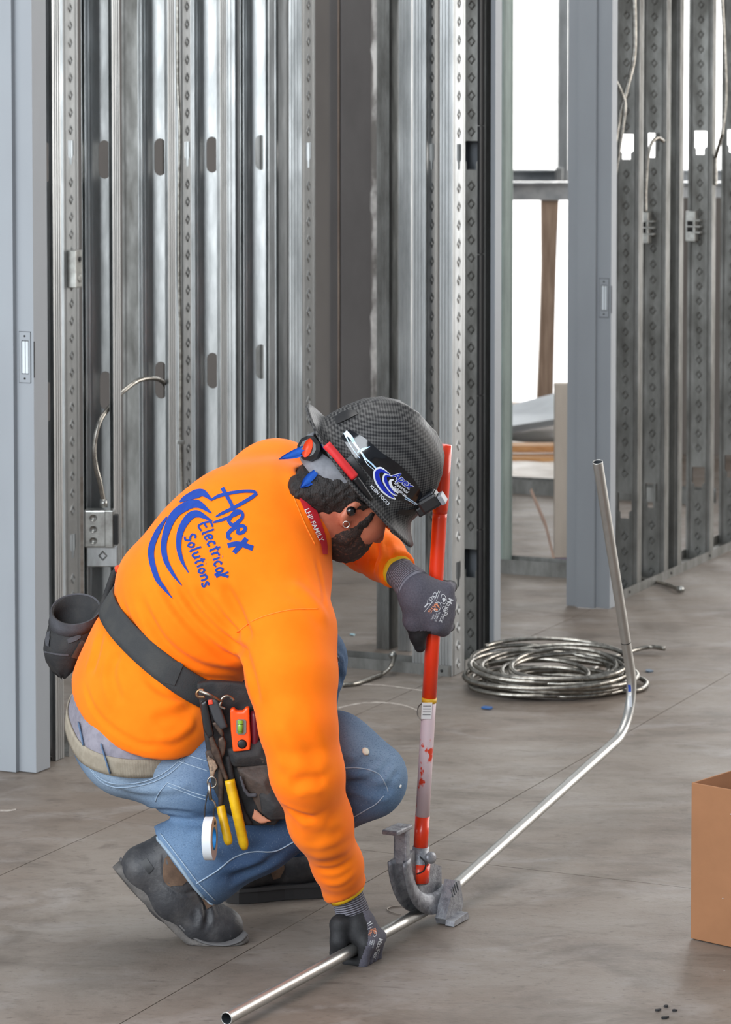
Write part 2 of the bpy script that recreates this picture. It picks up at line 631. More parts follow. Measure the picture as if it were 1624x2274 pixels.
# concrete floor: mottled, trowel streaks, grey bloom near the camera
def concrete():
    m, N, L, P = nmat('trowelled_concrete')
    g = N.new('ShaderNodeNewGeometry')
    def nz(scale, st, det, rot=0.0, dist=0.0):
        mp = N.new('ShaderNodeMapping'); mp.inputs['Scale'].default_value = st; mp.inputs['Rotation'].default_value = (0, 0, rot)
        L.new(g.outputs['Position'], mp.inputs[0])
        n = N.new('ShaderNodeTexNoise'); n.inputs['Scale'].default_value = scale; n.inputs['Detail'].default_value = det
        n.inputs['Roughness'].default_value = 0.65; n.inputs['Distortion'].default_value = dist
        L.new(mp.outputs[0], n.inputs['Vector']); return n.outputs[0]
    def rng(s, a, b, lo=0.0, hi=1.0):
        r = N.new('ShaderNodeMapRange'); r.inputs[1].default_value = a; r.inputs[2].default_value = b
        r.inputs[3].default_value = lo; r.inputs[4].default_value = hi; L.new(s, r.inputs[0]); return r.outputs[0]
    def mix(a, b, f):
        x = N.new('ShaderNodeMix'); x.data_type = 'RGBA'; L.new(f, x.inputs[0])
        for k, q in ((6, a), (7, b)):
            if isinstance(q, tuple): x.inputs[k].default_value = q
            else: L.new(q, x.inputs[k])
        return x.outputs[2]
    c = mix(lin(113, 101, 91), lin(133, 125, 117), rng(nz(1.1, (1, 1, 1), 6, 0, 0.4), 0.38, 0.66))
    c = mix(c, lin(86, 77, 69), rng(nz(2.8, (1, 1.5, 1), 9, 0.25, 0.6), 0.48, 0.70, 0, 0.75))
    c = mix(c, lin(146, 140, 136), rng(nz(3.6, (1, 1.4, 1), 9, -0.15, 0.7), 0.52, 0.72, 0, 0.65))
    c = mix(c, lin(76, 66, 59), rng(nz(8.0, (1, 2.2, 1), 9, 0.1, 0.8), 0.56, 0.74, 0, 0.6))
    c = mix(c, lin(70, 62, 56), rng(nz(46, (1, 2, 1), 5, 0.1, 0.4), 0.56, 0.74, 0, 0.6))
    c = mix(c, lin(205, 202, 198), rng(nz(95, (1, 1, 1), 2), 0.75, 0.8, 0, 0.6))
    L.new(c, P.inputs['Base Color'])
    L.new(rng(nz(3, (1, 2, 1), 6), 0.35, 0.7, 0.42, 0.66), P.inputs['Roughness'])
    P.inputs['Specular IOR Level'].default_value = 0.35
    b = N.new('ShaderNodeBump'); b.inputs['Strength'].default_value = 0.25; b.inputs['Distance'].default_value = 0.002
    L.new(nz(120, (1, 1, 1), 5), b.inputs['Height']); L.new(b.outputs[0], P.inputs['Normal'])
    return m
M['concrete'] = concrete()

# backlit translucent sheeting
_m, _N, _L, _P = nmat('white_translucent_sheeting')
_tr = _N.new('ShaderNodeBsdfTranslucent'); _tr.inputs[0].default_value = (0.97, 0.97, 0.96, 1)
_df = _N.new('ShaderNodeBsdfDiffuse'); _df.inputs[0].default_value = (0.9, 0.9, 0.9, 1)
_mx = _N.new('ShaderNodeMixShader'); _mx.inputs[0].default_value = 0.3
_L.new(_tr.outputs[0], _mx.inputs[1]); _L.new(_df.outputs[0], _mx.inputs[2])
_L.new(_mx.outputs[0], _N['Material Output'].inputs[0])
M['sheeting'] = _m

# ================================================================== floor: concrete slab panels with sawn joints
floor = empty('floor', kind='structure')
tag(floor, 'brown-grey trowelled concrete floor with thin sawn joints', 'floor')
O_A = G(947, 1883)
off2 = lambda p: float((np.asarray(p) - O_A) @ D2)
off1 = lambda p: float((np.asarray(p) - O_A) @ D1)
cut2 = sorted([-6.5, off2(G(1116, 1442)), 0.0, 3.66, 8.0])
cut1 = sorted([-9.5, -4.3, off1(G(372, 1837)), off1(G(1328, 1369)), off1(G(1328, 1369)) + 3.66, 14.0])
_g = 0.0013
for i in range(len(cut1) - 1):
    for j in range(len(cut2) - 1):
        a0, a1, b0, b1 = cut1[i] + _g, cut1[i + 1] - _g, cut2[j] + _g, cut2[j + 1] - _g
        cc = O_A + D1 * (a0 + a1) / 2 + D2 * (b0 + b1) / 2; cc[2] = -0.05
        v, f = boxg(cc, D2, D1, UP, b1 - b0, a1 - a0, 0.1, 0.0)
        mesh_obj('slab', v, f, M['concrete'], floor, smooth=False)
v, f = boxg(O_A + np.array([0, 2.0, -0.075 - O_A[2]]), D2, D1, UP, 16, 26, 0.12)
mesh_obj('subgrade', v, f, mat('joint_dirt', lin(52, 46, 41), 0.9), floor, smooth=False)

# chalky scuffs dragged across the slab
M['chalk'] = mat('faint_chalk', lin(176, 168, 160), 0.9, 0.0, lin(140, 131, 123), 50, 5, (1, 1, 1), 0.4, 0.6)
for pts_, w_ in (([(752, 1572), (800, 1562), (850, 1560), (895, 1566), (930, 1578)], 3.2), ([(752, 1526), (800, 1520), (850, 1522), (900, 1528), (940, 1534)], 3.0), ([(0, 1800), (18, 1800), (36, 1797)], 4.0)):
    P_ = catmull(np.array(pts_, float), 6); v, f = [], []
    for q in P_: v += [G(q[0], q[1] - w_ / 2, 0.0006), G(q[0], q[1] + w_ / 2, 0.0006)]
    f = [(2 * k, 2 * k + 1, 2 * k + 3, 2 * k + 2) for k in range(len(P_) - 1)]
    mesh_obj('chalk_scuff', v, f, M['chalk'], floor, smooth=False)

# ================================================================== steel studs
def hole_slot(cx, cz, w, h, n=7):
    r = w / 2; q = []
    for a in np.linspace(0, math.pi, n): q.append((cx + r * math.cos(a), cz + h / 2 - r + r * math.sin(a)))
    for a in np.linspace(math.pi, 2 * math.pi, n): q.append((cx + r * math.cos(a), cz - h / 2 + r + r * math.sin(a)))
    return q


def hole_key(cx, cz, w=0.034, h=0.05, w2=0.016, h2=0.024):
    return [(cx - w / 2, cz + h / 2), (cx - w / 2, cz - h / 2 + 0.004), (cx - w2 / 2, cz - h / 2 - 0.004), (cx - w2 / 2, cz - h / 2 - h2),
            (cx + w2 / 2, cz - h / 2 - h2), (cx + w2 / 2, cz - h / 2 - 0.004), (cx + w / 2, cz - h / 2 + 0.004), (cx + w / 2, cz + h / 2)]


IN = 0.0254
STUD_H = 2.9


def stud_mesh(name, w, fl, lip, holes, diamonds, material, dtype='diamond'):
    """C-section stud standing on z=0: web in the local x-z plane at y=0, flanges run to +y"""
    mb = MB()
    outer = [(-w / 2, 0), (w / 2, 0), (w / 2, STUD_H), (-w / 2, STUD_H)]
    loops = [outer] + holes
    tri = tessellate_polygon([[Vector((p[0], p[1], 0)) for p in lp] for lp in loops])
    flat = [p for lp in loops for p in lp]
    mb.add([(p[0], 0, p[1]) for p in flat], tri)
    mb.add([(p[0], 0.0012, p[1]) for p in flat], [t[::-1] for t in tri])
    for s in (-1, 1):
        # flange with three shallow rolled grooves, then the lip
        pr = [(0, 0)]
        for k in range(3):
            c = fl * (0.25 + 0.25 * k)
            pr += [(c - 0.004, 0), (c - 0.002, 0.0016), (c + 0.002, 0.0016), (c + 0.004, 0)]
        pr += [(fl, 0), (fl, lip)]
        v, f = [], []
        for (yy, inn) in pr:
            x = s * (w / 2 - inn)
            v += [(x, yy, 0), (x, yy, STUD_H)]
        for k in range(len(pr) - 1):
            q = (2 * k, 2 * k + 2, 2 * k + 3, 2 * k + 1)
            f.append(q if s > 0 else q[::-1])
        mb.add(v, f)
        v2 = [(p[0] - s * 0.0012, p[1], p[2]) for p in v]
        mb.add(v2, [q[::-1] for q in f])
    # rolled stiffening beads up the web
    for x0 in (-0.36 * w, 0.36 * w):
        v, f = [], []
        for (dx, dy) in ((-0.004, 0), (0, -0.0022), (0.004, 0)):
            v += [(x0 + dx, dy, 0), (x0 + dx, dy, STUD_H)]
        for k in range(2): f.append((2 * k, 2 * k + 2, 2 * k + 3, 2 * k + 1))
        mb.add(v, f)
    if diamonds:
        z = 0.03
        hz = [np.mean([q[1] for q in h]) for h in holes]
        while z < 2.35:
            if all(abs(z - q) > 0.07 for q in hz):
                for k in ((-1, 1) if dtype == 'double' else (0,)):
                    x0 = k * 0.018
                    rx, rz = 0.013, 0.017
                    ring = lambda s, dy: [(x0 + rx * s, dy, z), (x0, dy, z + rz * s), (x0 - rx * s, dy, z), (x0, dy, z - rz * s)]
                    v = ring(1.0, -0.0002) + ring(0.78, -0.0026) + ring(0.5, -0.0002)
                    f = []
                    for a in (0, 4):
                        for i in range(4):
                            j = (i + 1) % 4; f.append((a + i, a + j, a + 4 + j, a + 4 + i))
                    mb.add(v, f)
            z += 0.0535
    me = bpy.data.meshes.new(name)
    me.from_pydata(mb.v, [], mb.f); me.materials.append(material); me.update()
    return me


SLOTS = [hole_slot(0, z * IN, 0.036, 0.102) for z in (12, 36, 60, 84)]
KEYS = [hole_key(0, z * IN) for z in (12, 60)]
KEYW = [hole_key(0, z * IN, 0.05, 0.06, 0.03, 0.025) for z in (12, 60)]
ME_SLOT = stud_mesh('slotted_stud', 0.092, 0.041, 0.01, SLOTS, False, M['galv'])
ME_KEY = stud_mesh('keyed_stud', 0.092, 0.041, 0.01, KEYS, True, M['galv'])
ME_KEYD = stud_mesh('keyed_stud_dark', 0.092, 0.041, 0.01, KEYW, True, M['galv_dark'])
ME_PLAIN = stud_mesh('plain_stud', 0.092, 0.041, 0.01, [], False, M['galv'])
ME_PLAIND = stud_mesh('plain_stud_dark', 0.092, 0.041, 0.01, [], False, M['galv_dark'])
A_C, A_D, A_B = math.radians(155.3), math.radians(65.3), math.radians(-24.7)


def stud(me, p, ang, label, group=None, z=0.0012):
    o = bpy.data.objects.new('metal_stud', me); COL.objects.link(o)
    o.location = (float(p[0]), float(p[1]), z); o.rotation_euler = (0, 0, ang)
    return tag(o, label, 'stud', group)


def along(P0, d, px, z=0.8):
    """distance along a wall line at which it crosses picture column px"""
    lo, hi = -6.0, 9.0
    g = lambda t: proj(np.append((P0 + d * t)[:2], z))[0] - px
    s0 = g(lo)
    for _ in range(60):
        m = (lo + hi) / 2
        if (g(m) > 0) == (s0 > 0): lo = m
        else: hi = m
    return (lo + hi) / 2


PC0 = G(108, 1680)          # wall with rounded slots (left), runs along D1
PD0 = G(1003, 1503)         # outside corner of the cross wall
ORD = ['first', 'second', 'third', 'fourth', 'fifth', 'sixth']
for k in range(5):
    stud(ME_SLOT, PC0 + D1 * (0.3048 * k), A_C, 'galvanized stud with rounded web slots, %s from the grey door frame at left' % ORD[k], 'slotted studs of the left partition')
# cross wall behind: webs face right, flanges to the left
for px, me, lab in ((143, ME_KEY, 'galvanized stud with embossed diamonds carrying the small switch box, nearest the left door frame'),
                    (402, ME_KEY, 'galvanized diamond-embossed stud with armoured cable clipped down its edge'),
                    (671, ME_KEY, 'bright galvanized diamond-embossed stud left of the dark steel column'),
                    (945, ME_KEY, 'dull rust-marked diamond-embossed stud just left of the bright corner stud'),
                    (1005, ME_KEY, 'brightest galvanized diamond-embossed stud at the partition corner, behind the bender handle')):
    u = along(PD0, -D2, px)
    stud(me, PD0 - D2 * u + D1 * 0.046, A_D, lab, 'diamond-embossed studs of the cross wall')
for px, lab in ((522, 'plain galvanized stud standing between the fourth and fifth slotted studs'),
                (612, 'plain galvanized stud at the inside corner where the two partitions meet')):
    u = along(PD0, -D2, px)
    stud(ME_PLAIN, PD0 - D2 * u + D1 * 0.05, A_D, lab)
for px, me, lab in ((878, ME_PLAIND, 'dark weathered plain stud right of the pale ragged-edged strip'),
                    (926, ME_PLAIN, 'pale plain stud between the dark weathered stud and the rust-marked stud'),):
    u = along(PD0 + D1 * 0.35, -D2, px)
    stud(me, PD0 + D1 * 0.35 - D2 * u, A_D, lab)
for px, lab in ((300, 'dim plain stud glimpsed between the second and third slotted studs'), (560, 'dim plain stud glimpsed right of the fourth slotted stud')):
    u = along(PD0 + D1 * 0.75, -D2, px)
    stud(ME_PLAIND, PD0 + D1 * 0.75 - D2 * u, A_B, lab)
# right-hand wall (wall B): webs face the camera
def stud_b(px, me, lab, grp='studs of the right partition', ang=A_B, dz=0.0):
    t = along(PD0, D1, px)
    return stud(me, PD0 + D1 * (t + dz) - D2 * 0.046, ang, lab, grp)
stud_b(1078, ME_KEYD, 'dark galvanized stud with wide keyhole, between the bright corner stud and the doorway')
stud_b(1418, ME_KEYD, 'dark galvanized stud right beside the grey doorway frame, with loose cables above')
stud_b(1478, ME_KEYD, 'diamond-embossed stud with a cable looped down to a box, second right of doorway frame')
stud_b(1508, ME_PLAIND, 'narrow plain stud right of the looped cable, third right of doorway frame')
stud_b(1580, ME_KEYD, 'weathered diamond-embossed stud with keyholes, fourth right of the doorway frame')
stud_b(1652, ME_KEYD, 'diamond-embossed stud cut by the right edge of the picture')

# bottom tracks
def track(p, q, label, w=0.096, h=0.032, side=None):
    p, q = np.array(p, float), np.array(q, float); p[2] = q[2] = 0
    d = unit(q - p); s = np.array([d[1], -d[0], 0])
    mb = MB(); t = 0.0012
    v, f = boxg((p + q) / 2 + UP * t / 2, d, s, UP, np.linalg.norm(q - p), w, t); mb.add(v, f)
    for e in (-1, 1):
        v, f = boxg((p + q) / 2 + s * e * w / 2 + UP * h / 2, d, s, UP, np.linalg.norm(q - p), t, h); mb.add(v, f)
    o = mb.build('floor_track', M['galv_dark'])
    return tag(o, label, 'track')
def pins(trk, pts):
    for p in pts:
        v, f = revolve([(0.0045, 0), (0.0045, 0.002), (0.002, 0.004)], p[0], p[1], 10)
        mesh_obj('fastener', v, f, M['dark'], trk, smooth=True)

tC0, tC1 = 0.02, 1.32
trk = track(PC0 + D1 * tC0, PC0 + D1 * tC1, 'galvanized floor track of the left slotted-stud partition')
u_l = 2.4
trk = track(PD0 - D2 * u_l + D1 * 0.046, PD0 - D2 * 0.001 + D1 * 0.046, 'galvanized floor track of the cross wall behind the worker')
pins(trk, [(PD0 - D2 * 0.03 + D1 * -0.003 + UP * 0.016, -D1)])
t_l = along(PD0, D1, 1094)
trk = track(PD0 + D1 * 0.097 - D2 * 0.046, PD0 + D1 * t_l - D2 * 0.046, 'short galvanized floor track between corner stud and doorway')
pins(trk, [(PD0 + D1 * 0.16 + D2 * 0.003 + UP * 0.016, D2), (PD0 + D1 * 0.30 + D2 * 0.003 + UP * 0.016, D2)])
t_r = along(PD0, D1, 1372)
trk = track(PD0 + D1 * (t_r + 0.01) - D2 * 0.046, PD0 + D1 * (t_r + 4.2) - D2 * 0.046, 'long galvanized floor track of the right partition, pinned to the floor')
pins(trk, [(PD0 + D1 * (t_r + s) + D2 * 0.003 + UP * 0.016, D2) for s in (0.12, 0.55, 0.98, 1.4, 1.85)])

# ================================================================== hollow-metal door frames
def door_frame(name, base, depth_far, face, label, faces_px=None, strike_z=1.0, n=1, jl=2.2):
    """base: foot of the corner between near rabbet and near face; opening lies towards -D1; depth runs to -D2"""
    e = empty(name, base, label, 'door frame')
    a = lambda aa, bb: base + D1 * aa - D2 * bb
    pr = [(face, 0.014), (face, 0.0), (0.0, 0.0), (0.0, 0.049), (-0.016, 0.049), (-0.016, 0.112), (0.0, 0.112), (0.0, depth_far), (face, depth_far), (face, depth_far - 0.014)]
    q = [a(x, y) for x, y in pr]
    v = [np.array([p[0], p[1], 0.003]) for p in q] + [np.array([p[0], p[1], jl]) for p in q]
    m = len(q)
    f = [(i, i + m, i + 1 + m, i + 1) for i in range(m - 1)]
    # inside skin so the frame has sheet thickness
    pr2 = [(face - 0.0015, 0.014), (face - 0.0015, 0.0015), (0.0015, 0.0015), (0.0015, 0.0505), (-0.0145, 0.0505), (-0.0145, 0.1105), (0.0015, 0.1105), (0.0015, depth_far - 0.0015), (face - 0.0015, depth_far - 0.0015), (face - 0.0015, depth_far - 0.014)]
    q2 = [a(x, y) for x, y in pr2]
    v2 = [np.array([p[0], p[1], 0.003]) for p in q2] + [np.array([p[0], p[1], jl]) for p in q2]
    mb = MB().add(v, f).add(v2, [t[::-1] for t in f])
    mb.build('jamb', M['frame'], e)
    return e


def strike(e, base, zc, label='strike plate cut-out with slot'):
    """strike cut-out on the near rabbet"""
    c = base - D2 * 0.0245 - D1 * 0.0006 + UP * zc
    sp = empty('strike_plate', (0, 0, 0)); sp.parent = e
    sp.location = (0, 0, 0)
    mb = MB()
    v, f = prism([(-0.016, -0.063), (0.016, -0.063), (0.016, 0.063), (-0.016, 0.063)], c - D1 * 0.0006, D2, UP, -D1, 0.0012, holes=[[(-0.009, -0.042), (-0.009, 0.042), (0.011, 0.042), (0.011, -0.042)][::-1]])
    mb.add(v, f)
    bpy.data.objects.remove(sp)
    pl = mb.build('strike_plate', M['frame'], e)
    tag(pl, 'pale strike plate')
    v, f = boxg(c + D1 * 0.0003, D2, D1, UP, 0.0345, 0.0006, 0.1285); mesh_obj('plate_shadow_gap', v, f, M['dark'], pl, smooth=False)
    v, f = boxg(c + D2 * 0.001 - D1 * 0.0002, D2, D1, UP, 0.017, 0.0012, 0.08); mesh_obj('dust_box', v, f, M['white_board'], pl, smooth=False)
    v, f = boxg(c + D2 * 0.0015 - D1 * 0.0006, D2, D1, UP, 0.0012, 0.0012, 0.08); mesh_obj('slot_line', v, f, M['dark'], pl, smooth=False)
    for s in (-1, 1):
        v, f = revolve([(0.0026, 0), (0.0026, 0.0012)], c + UP * s * 0.053 - D1 * 0.0009, -D1, 10); mesh_obj('screw_hole', v, f, M['dark'], pl)
    v, f = boxg(base + D2 * 0.0006 + UP * (zc - 0.005) + D1 * 0.002, D1, D2, UP, 0.004, 0.0012, 0.09); mesh_obj('lip_notch', v, f, M['dark'], pl, smooth=False)


# left frame
pf = PC0 + D2 * 0.073
bl = pf + D1 * along(pf, D1, 76); bl[2] = 0
fl_ = door_frame('door_frame', bl, 0.30, 0.068, 'pale blue-grey hollow metal door frame at the left edge')
strike(fl_, bl, 1.72 - (787 - 190) / F_PX * bl[1] - 0.01)
# right frame: far edge 1257, near corner 1357, face to 1370
pf = PD0 + D2 * 0.03
br = pf + D1 * along(pf, D1, 1357); br[2] = 0
fr_ = door_frame('door_frame', br, 0.152, 0.05, 'grey hollow metal door frame with strike cut-out in the middle doorway')
strike(fr_, br, 1.72 - (663 - 190) / F_PX * br[1])
# left jamb of the same doorway shows only its face
bj = pf + D1 * along(pf, D1, 1113); bj[2] = 0
e = empty('door_frame', bj, 'narrow grey door frame leg left of the white-sheeted opening', 'door frame')
q = [(0, 0), (-0.05, 0), (-0.05, 0.014)]
a = lambda aa, bb: bj + D1 * aa - D2 * bb
pr = [(-0.05, 0.014), (-0.05, 0.0), (0, 0), (0, 0.049), (0.016, 0.049), (0.016, 0.112), (0, 0.112), (0, 0.152), (-0.05, 0.152)]
q = [a(*p) for p in pr]; m_ = len(q)
v = [np.array([p[0], p[1], 0.003]) for p in q] + [np.array([p[0], p[1], 2.2]) for p in q]
mesh_obj('jamb', v, [(i, i + 1, i + 1 + m_, i + m_) for i in range(m_ - 1)], M['frame'], e, smooth=False)
# black blocks filling the gap behind that leg
p = bj - D1 * 0.075 - D2 * 0.036
for z0, z1 in ((0.02, 0.40), (0.402, 0.80), (0.802, 1.22), (1.222, 1.60), (1.602, 2.0), (2.002, 2.4)):
    v, f = boxg(np.array([p[0], p[1], (z0 + z1) / 2]), D1, D2, UP, 0.03, 0.010, z1 - z0, 0.002)
    mesh_obj('gap_block', v, f, M['black'], e, smooth=False)

# ================================================================== room behind the doorway
pg = G(1115, 1268)
trk = track(pg - D2 * 1.6, pg + D2 * 0.30, 'galvanized floor track crossing the room behind the doorway', h=0.05)
M['green_galv'] = mat('greenish_primed_stud', lin(142, 156, 150), 0.6, 0.3, lin(120, 132, 128), 12, 5, (1, 1, 0.3))
ME_GREEN = stud_mesh('primed_stud', 0.092, 0.041, 0.01, [], False, M['green_galv'])
stud(ME_GREEN, pg + D2 * along(pg, D2, 1128), A_D, 'greenish plain stud seen just through the doorway, left of the white sheeting')
stud(ME_GREEN, pg + D2 * (along(pg, D2, 1128) - 0.10), A_D, 'inner plain stud hugging the doorway leg in the back room')
# tall tan tube standing on that track
pt = G(1246, 1262)
t_ = empty('card_tube', pt, 'tall tan square cardboard tube with a purple foot band, by the grey frame', 'tube')
zt = 1.72 - (853 - 190) / F_PX * pt[1]
v, f = boxg(pt + UP * (zt / 2 + 0.02), np.array([1, 0, 0]), np.array([0, 1, 0]), UP, 0.05, 0.05, zt - 0.04, 0.004); mesh_obj('tube_body', v, f, M['tan_board'], t_, smooth=False)
v, f = boxg(pt + UP * 0.02, np.array([1, 0, 0]), np.array([0, 1, 0]), UP, 0.052, 0.052, 0.04, 0.002); mesh_obj('foot_band', v, f, mat('purple_tape', lin(120, 100, 132), 0.7), t_, smooth=False)
# leaning slat
a_, b_ = G(1232, 1248, 0.03), W(1180, 1090, 11.4)
v, f = tube([a_, a_ * 0.5 + b_ * 0.5 + np.array([0.012, 0, 0]), b_], 0.012, 4, ell=0.4)
tag(mesh_obj('wood_slat', v, f, mat('pale_pink_slat', lin(198, 168, 150), 0.8), smooth=False), 'thin pinkish wooden slat leaning in the back room', 'slat')
# second cross track further back
p2 = G(1180, 1095)
trk = track(p2 - D2 * 0.9 , p2 + D2 * 0.8, 'dark floor track further back, in front of the plastic sheet', h=0.06)
# plastic sheet on the floor
gx, gy = np.meshgrid(np.linspace(1050, 1330, 25), np.linspace(994, 1078, 13))
v = []
for x, y in zip(gx.ravel(), gy.ravel()):
    p = G(x, y); p[2] = 0.006 + 0.02 * abs(math.sin(p[0] * 5 + 2.1 * math.sin(p[1] * 3))) + 0.008 * math.sin(p[0] * 17 + p[1] * 9); v.append(p)
f = [(j * 25 + i, j * 25 + i + 1, (j + 1) * 25 + i + 1, (j + 1) * 25 + i) for j in range(12) for i in range(24)]
tag(mesh_obj('drop_sheet', v, f, M['plastic_sheet_floor']), 'crumpled pale plastic sheet lying on the far floor', 'plastic sheet')
# lumber and foam board by the far wall
YF = 15.4
for k, (x0, x1, y0, y1, dy, lab) in enumerate(((1060, 1300, 948, 963, 0.0, 'upper fresh yellow board in the stack under the white foam board'), (1060, 1300, 961, 974, -0.12, 'lower fresh yellow board lying on the far floor'))):
    p, q = W(x0, y1, 13.75 + dy), W(x1, y1, 13.75 + dy + 0.1)
    th = (y1 - y0) * 14.1 / F_PX
    v, f = boxg((p + q) / 2 + UP * 0.0, unit(q - p), np.cross(UP, unit(q - p)), UP, np.linalg.norm(q - p), 0.14, th, 0.003)
    zmin = min(x[2] for x in v); v = [x - UP * (zmin - (0.002 if k == 1 else th + 0.004)) for x in v]
    tag(mesh_obj('lumber_board', v, f, M['lumber'], smooth=False), lab, 'board', 'boards under the foam board')
_q = [W(1080, 912, 14.9), W(1262, 868, 15.0), W(1262, 932, 14.0), W(1150, 962, 13.95), W(1080, 950, 14.1)]
_q = [W(1060, 918, 15.2), W(1300, 856, 15.2), W(1300, 920, 14.5), W(1060, 958, 14.4)]
v = _q + [p - UP * 0.03 for p in _q]
tag(mesh_obj('foam_board', v, [(0, 3, 2, 1), (4, 5, 6, 7), (0, 1, 5, 4), (1, 2, 6, 5), (2, 3, 7, 6), (3, 0, 4, 7)], M['white_board'], smooth=False), 'white foam board lying tilted on yellow boards by the far wall', 'board')

# far wall of translucent sheeting in hanging lengths, framed by steel and timber
YS = 16.2
ws = empty('wall_back', (0, YS, 0), 'bright white translucent sheeting wall at the back', 'wall', kind='structure')
def sheet(x0, x1, Y, amp, fr, z0=0.0, z1=3.4, ph=0.0):
    xs = np.linspace(x0, x1, 40); zs = np.linspace(z0, z1, 24)
    v = [(x, Y + amp * math.sin(fr * x + ph + 0.35 * math.sin(2 * z)) * (0.5 + 0.5 * math.sin(1.3 * z + x * 2) ** 2), z) for z in zs for x in xs]
    f = [(j * 40 + i, j * 40 + i + 1, (j + 1) * 40 + i + 1, (j + 1) * 40 + i) for j in range(23) for i in range(39)]
    return mesh_obj('sheeting_panel', v, f, M['sheeting'], ws)
sheet(0.5, 1.0, YS, 0.01, 9)
sheet(0.975, 2.3, YS + 0.05, 0.02, 7, ph=1.0)
sheet(2.28, 5.5, YS, 0.03, 4)
sheet(5.48, 9.6, YS, 0.03, 3)
# loose overlapping flap whose curled edge shows as a grey crease
xs = np.linspace(0, 1, 12); zs = np.linspace(1.15, 3.2, 30)
v = []
for z in zs:
    xe = proj_x = 0.955 + 0.03 * math.sin((z - 1.2) * 2.2)
    for s in xs:
        x = 0.62 + (xe - 0.62) * s
        v.append((x, YS - 0.03 - 0.09 * max(0, s - 0.75) ** 1.0 * 4 * max(0.0, (z - 1.25)) * 0.5, z))
tag(mesh_obj('loose_flap', v, [(j * 12 + i, j * 12 + i + 1, (j + 1) * 12 + i + 1, (j + 1) * 12 + i) for j in range(29) for i in range(11)], M['sheeting'], ws), 'curled loose sheeting edge')
def px_box(name, x0, x1, y0, y1, Y, th, material, parent=None, bev=0.004, **kw):
    p, q = W(x0, y1, Y), W(x1, y0, Y)
    v, f = boxg((p + q) / 2, (1, 0, 0), (0, 1, 0), (0, 0, 1), q[0] - p[0], th, q[2] - p[2], bev)
    return mesh_obj(name, v, f, material, parent, smooth=False)
for y0, y1, Y, lab in ((377, 402, 16.0, 'upper pale steel girt across the back sheeting'), (405, 444, 15.9, 'lower pale steel girt across the back sheeting')):
    o = px_box('wall_girt', 1040, 1700, y0, y1, Y, 0.1, M['purlin']); tag(o, lab, 'girt', 'girts across the back sheeting')
    e_ = px_box('girt_lip', 1040, 1700, y0, y0 + 5, Y - 0.07, 0.04, M['purlin'], o)
o = px_box('steel_post', 1238, 1262, -60, 402, 15.85, 0.12, M['galv']); tag(o, 'grey steel post standing above the girts beside the doorway frame', 'post')
px_box('post_clip', 1234, 1250, 372, 402, 15.75, 0.06, M['galv'], o)
# timber post, slightly tapering towards the bottom
mb = MB()
v, f = pxprism([(1202, 444), (1240, 444), (1234, 600), (1230, 760), (1227, 905), (1192, 905), (1198, 760), (1203, 600)], 15.95, 0.12)
o = mb.add(v, f).build('timber_post', M['wood']); tag(o, 'rough brown timber post against the white sheeting', 'post')
o = px_box('timber_sill', 1060, 1300, 895, 915, 16.0, 0.12, M['wood']); tag(o, 'dark timber sill at the foot of the back sheeting', 'sill')

# dim partition boards deep behind the left part of the frame
wb = empty('wall_inner', (0, 13.2, 0), 'dim grey-brown partition boards far behind the studs', 'wall', kind='structure')
xl = W(60, 500, 13.2)[0] - 1.6; xr = W(1108, 500, 13.2)[0]
nb = 5; ww = (xr - xl) / nb
for k in range(nb):
    v, f = boxg((xl + ww * (k + 0.5), 13.2 + 0.004 * (k % 2), 1.6), (1, 0, 0), (0, 1, 0), (0, 0, 1), ww - 0.006, 0.016, 3.2, 0.002)
    mesh_obj('wallboard', v, f, M['board'], wb, smooth=False)
v, f = boxg(((xl + xr) / 2, 13.24, 1.6), (1, 0, 0), (0, 1, 0), (0, 0, 1), xr - xl, 0.02, 3.2); mesh_obj('backing', v, f, M['dark'], wb, smooth=False)
wr = empty('wall_right_inner', (0, 14.0, 0), 'dim low partition boards behind the right studs', 'wall', kind='structure')
xl = W(1262, 500, 14.0)[0]
for k in range(3):
    v, f = boxg((xl + 0.62 * (k + 0.5), 14.0, 0.6), (1, 0, 0), (0, 1, 0), (0, 0, 1), 0.61, 0.016, 1.2, 0.002)
    mesh_obj('wallboard', v, f, M['board'], wr, smooth=False)
# dark steel column and a ragged-edged strip with light painted as pale patches
YC = 11.6
c_ = empty('steel_column', W(780, 1208, YC) * np.array([1, 1, 0]), 'wide dark grey steel column behind the cross wall', 'column')
x0, x1, xm = W(732, 500, YC)[0], W(826, 500, YC)[0], W(757, 500, YC)[0]
v, f = boxg(((xm + x1) / 2, YC, 1.5), (1, 0, 0), (0, 1, 0), UP, x1 - xm, 0.16, 3.0, 0.006); mesh_obj('column_body', v, f, M['column'], c_, smooth=False)
v, f = boxg(((x0 + xm) / 2, YC + 0.05, 1.5), (1, 0, 0), (0, 1, 0), UP, xm - x0, 0.05, 3.0, 0.003); mesh_obj('column_flange', v, f, M['column'], c_, smooth=False)
v, f = boxg((x0 + 0.035, YC + 0.02, 1.5), (1, 0, 0), (0, 1, 0), UP, 0.003, 0.012, 3.0); mesh_obj('column_bead', v, f, M['wood'], c_, smooth=False)
rr = random.Random(3); L_, R_ = [], []
for z in np.linspace(0.0, 3.0, 90):
    L_.append((W(822, 500, YC)[0] + 0.012 * rr.random() * (1 if z > 0.8 else 0.5) , z)); R_.append((W(842, 500, YC)[0], z))
v, f = prism(L_ + R_[::-1], (0, YC - 0.16, 0), np.array([1, 0, 0]), UP, np.array([0, 1, 0]), 0.004)
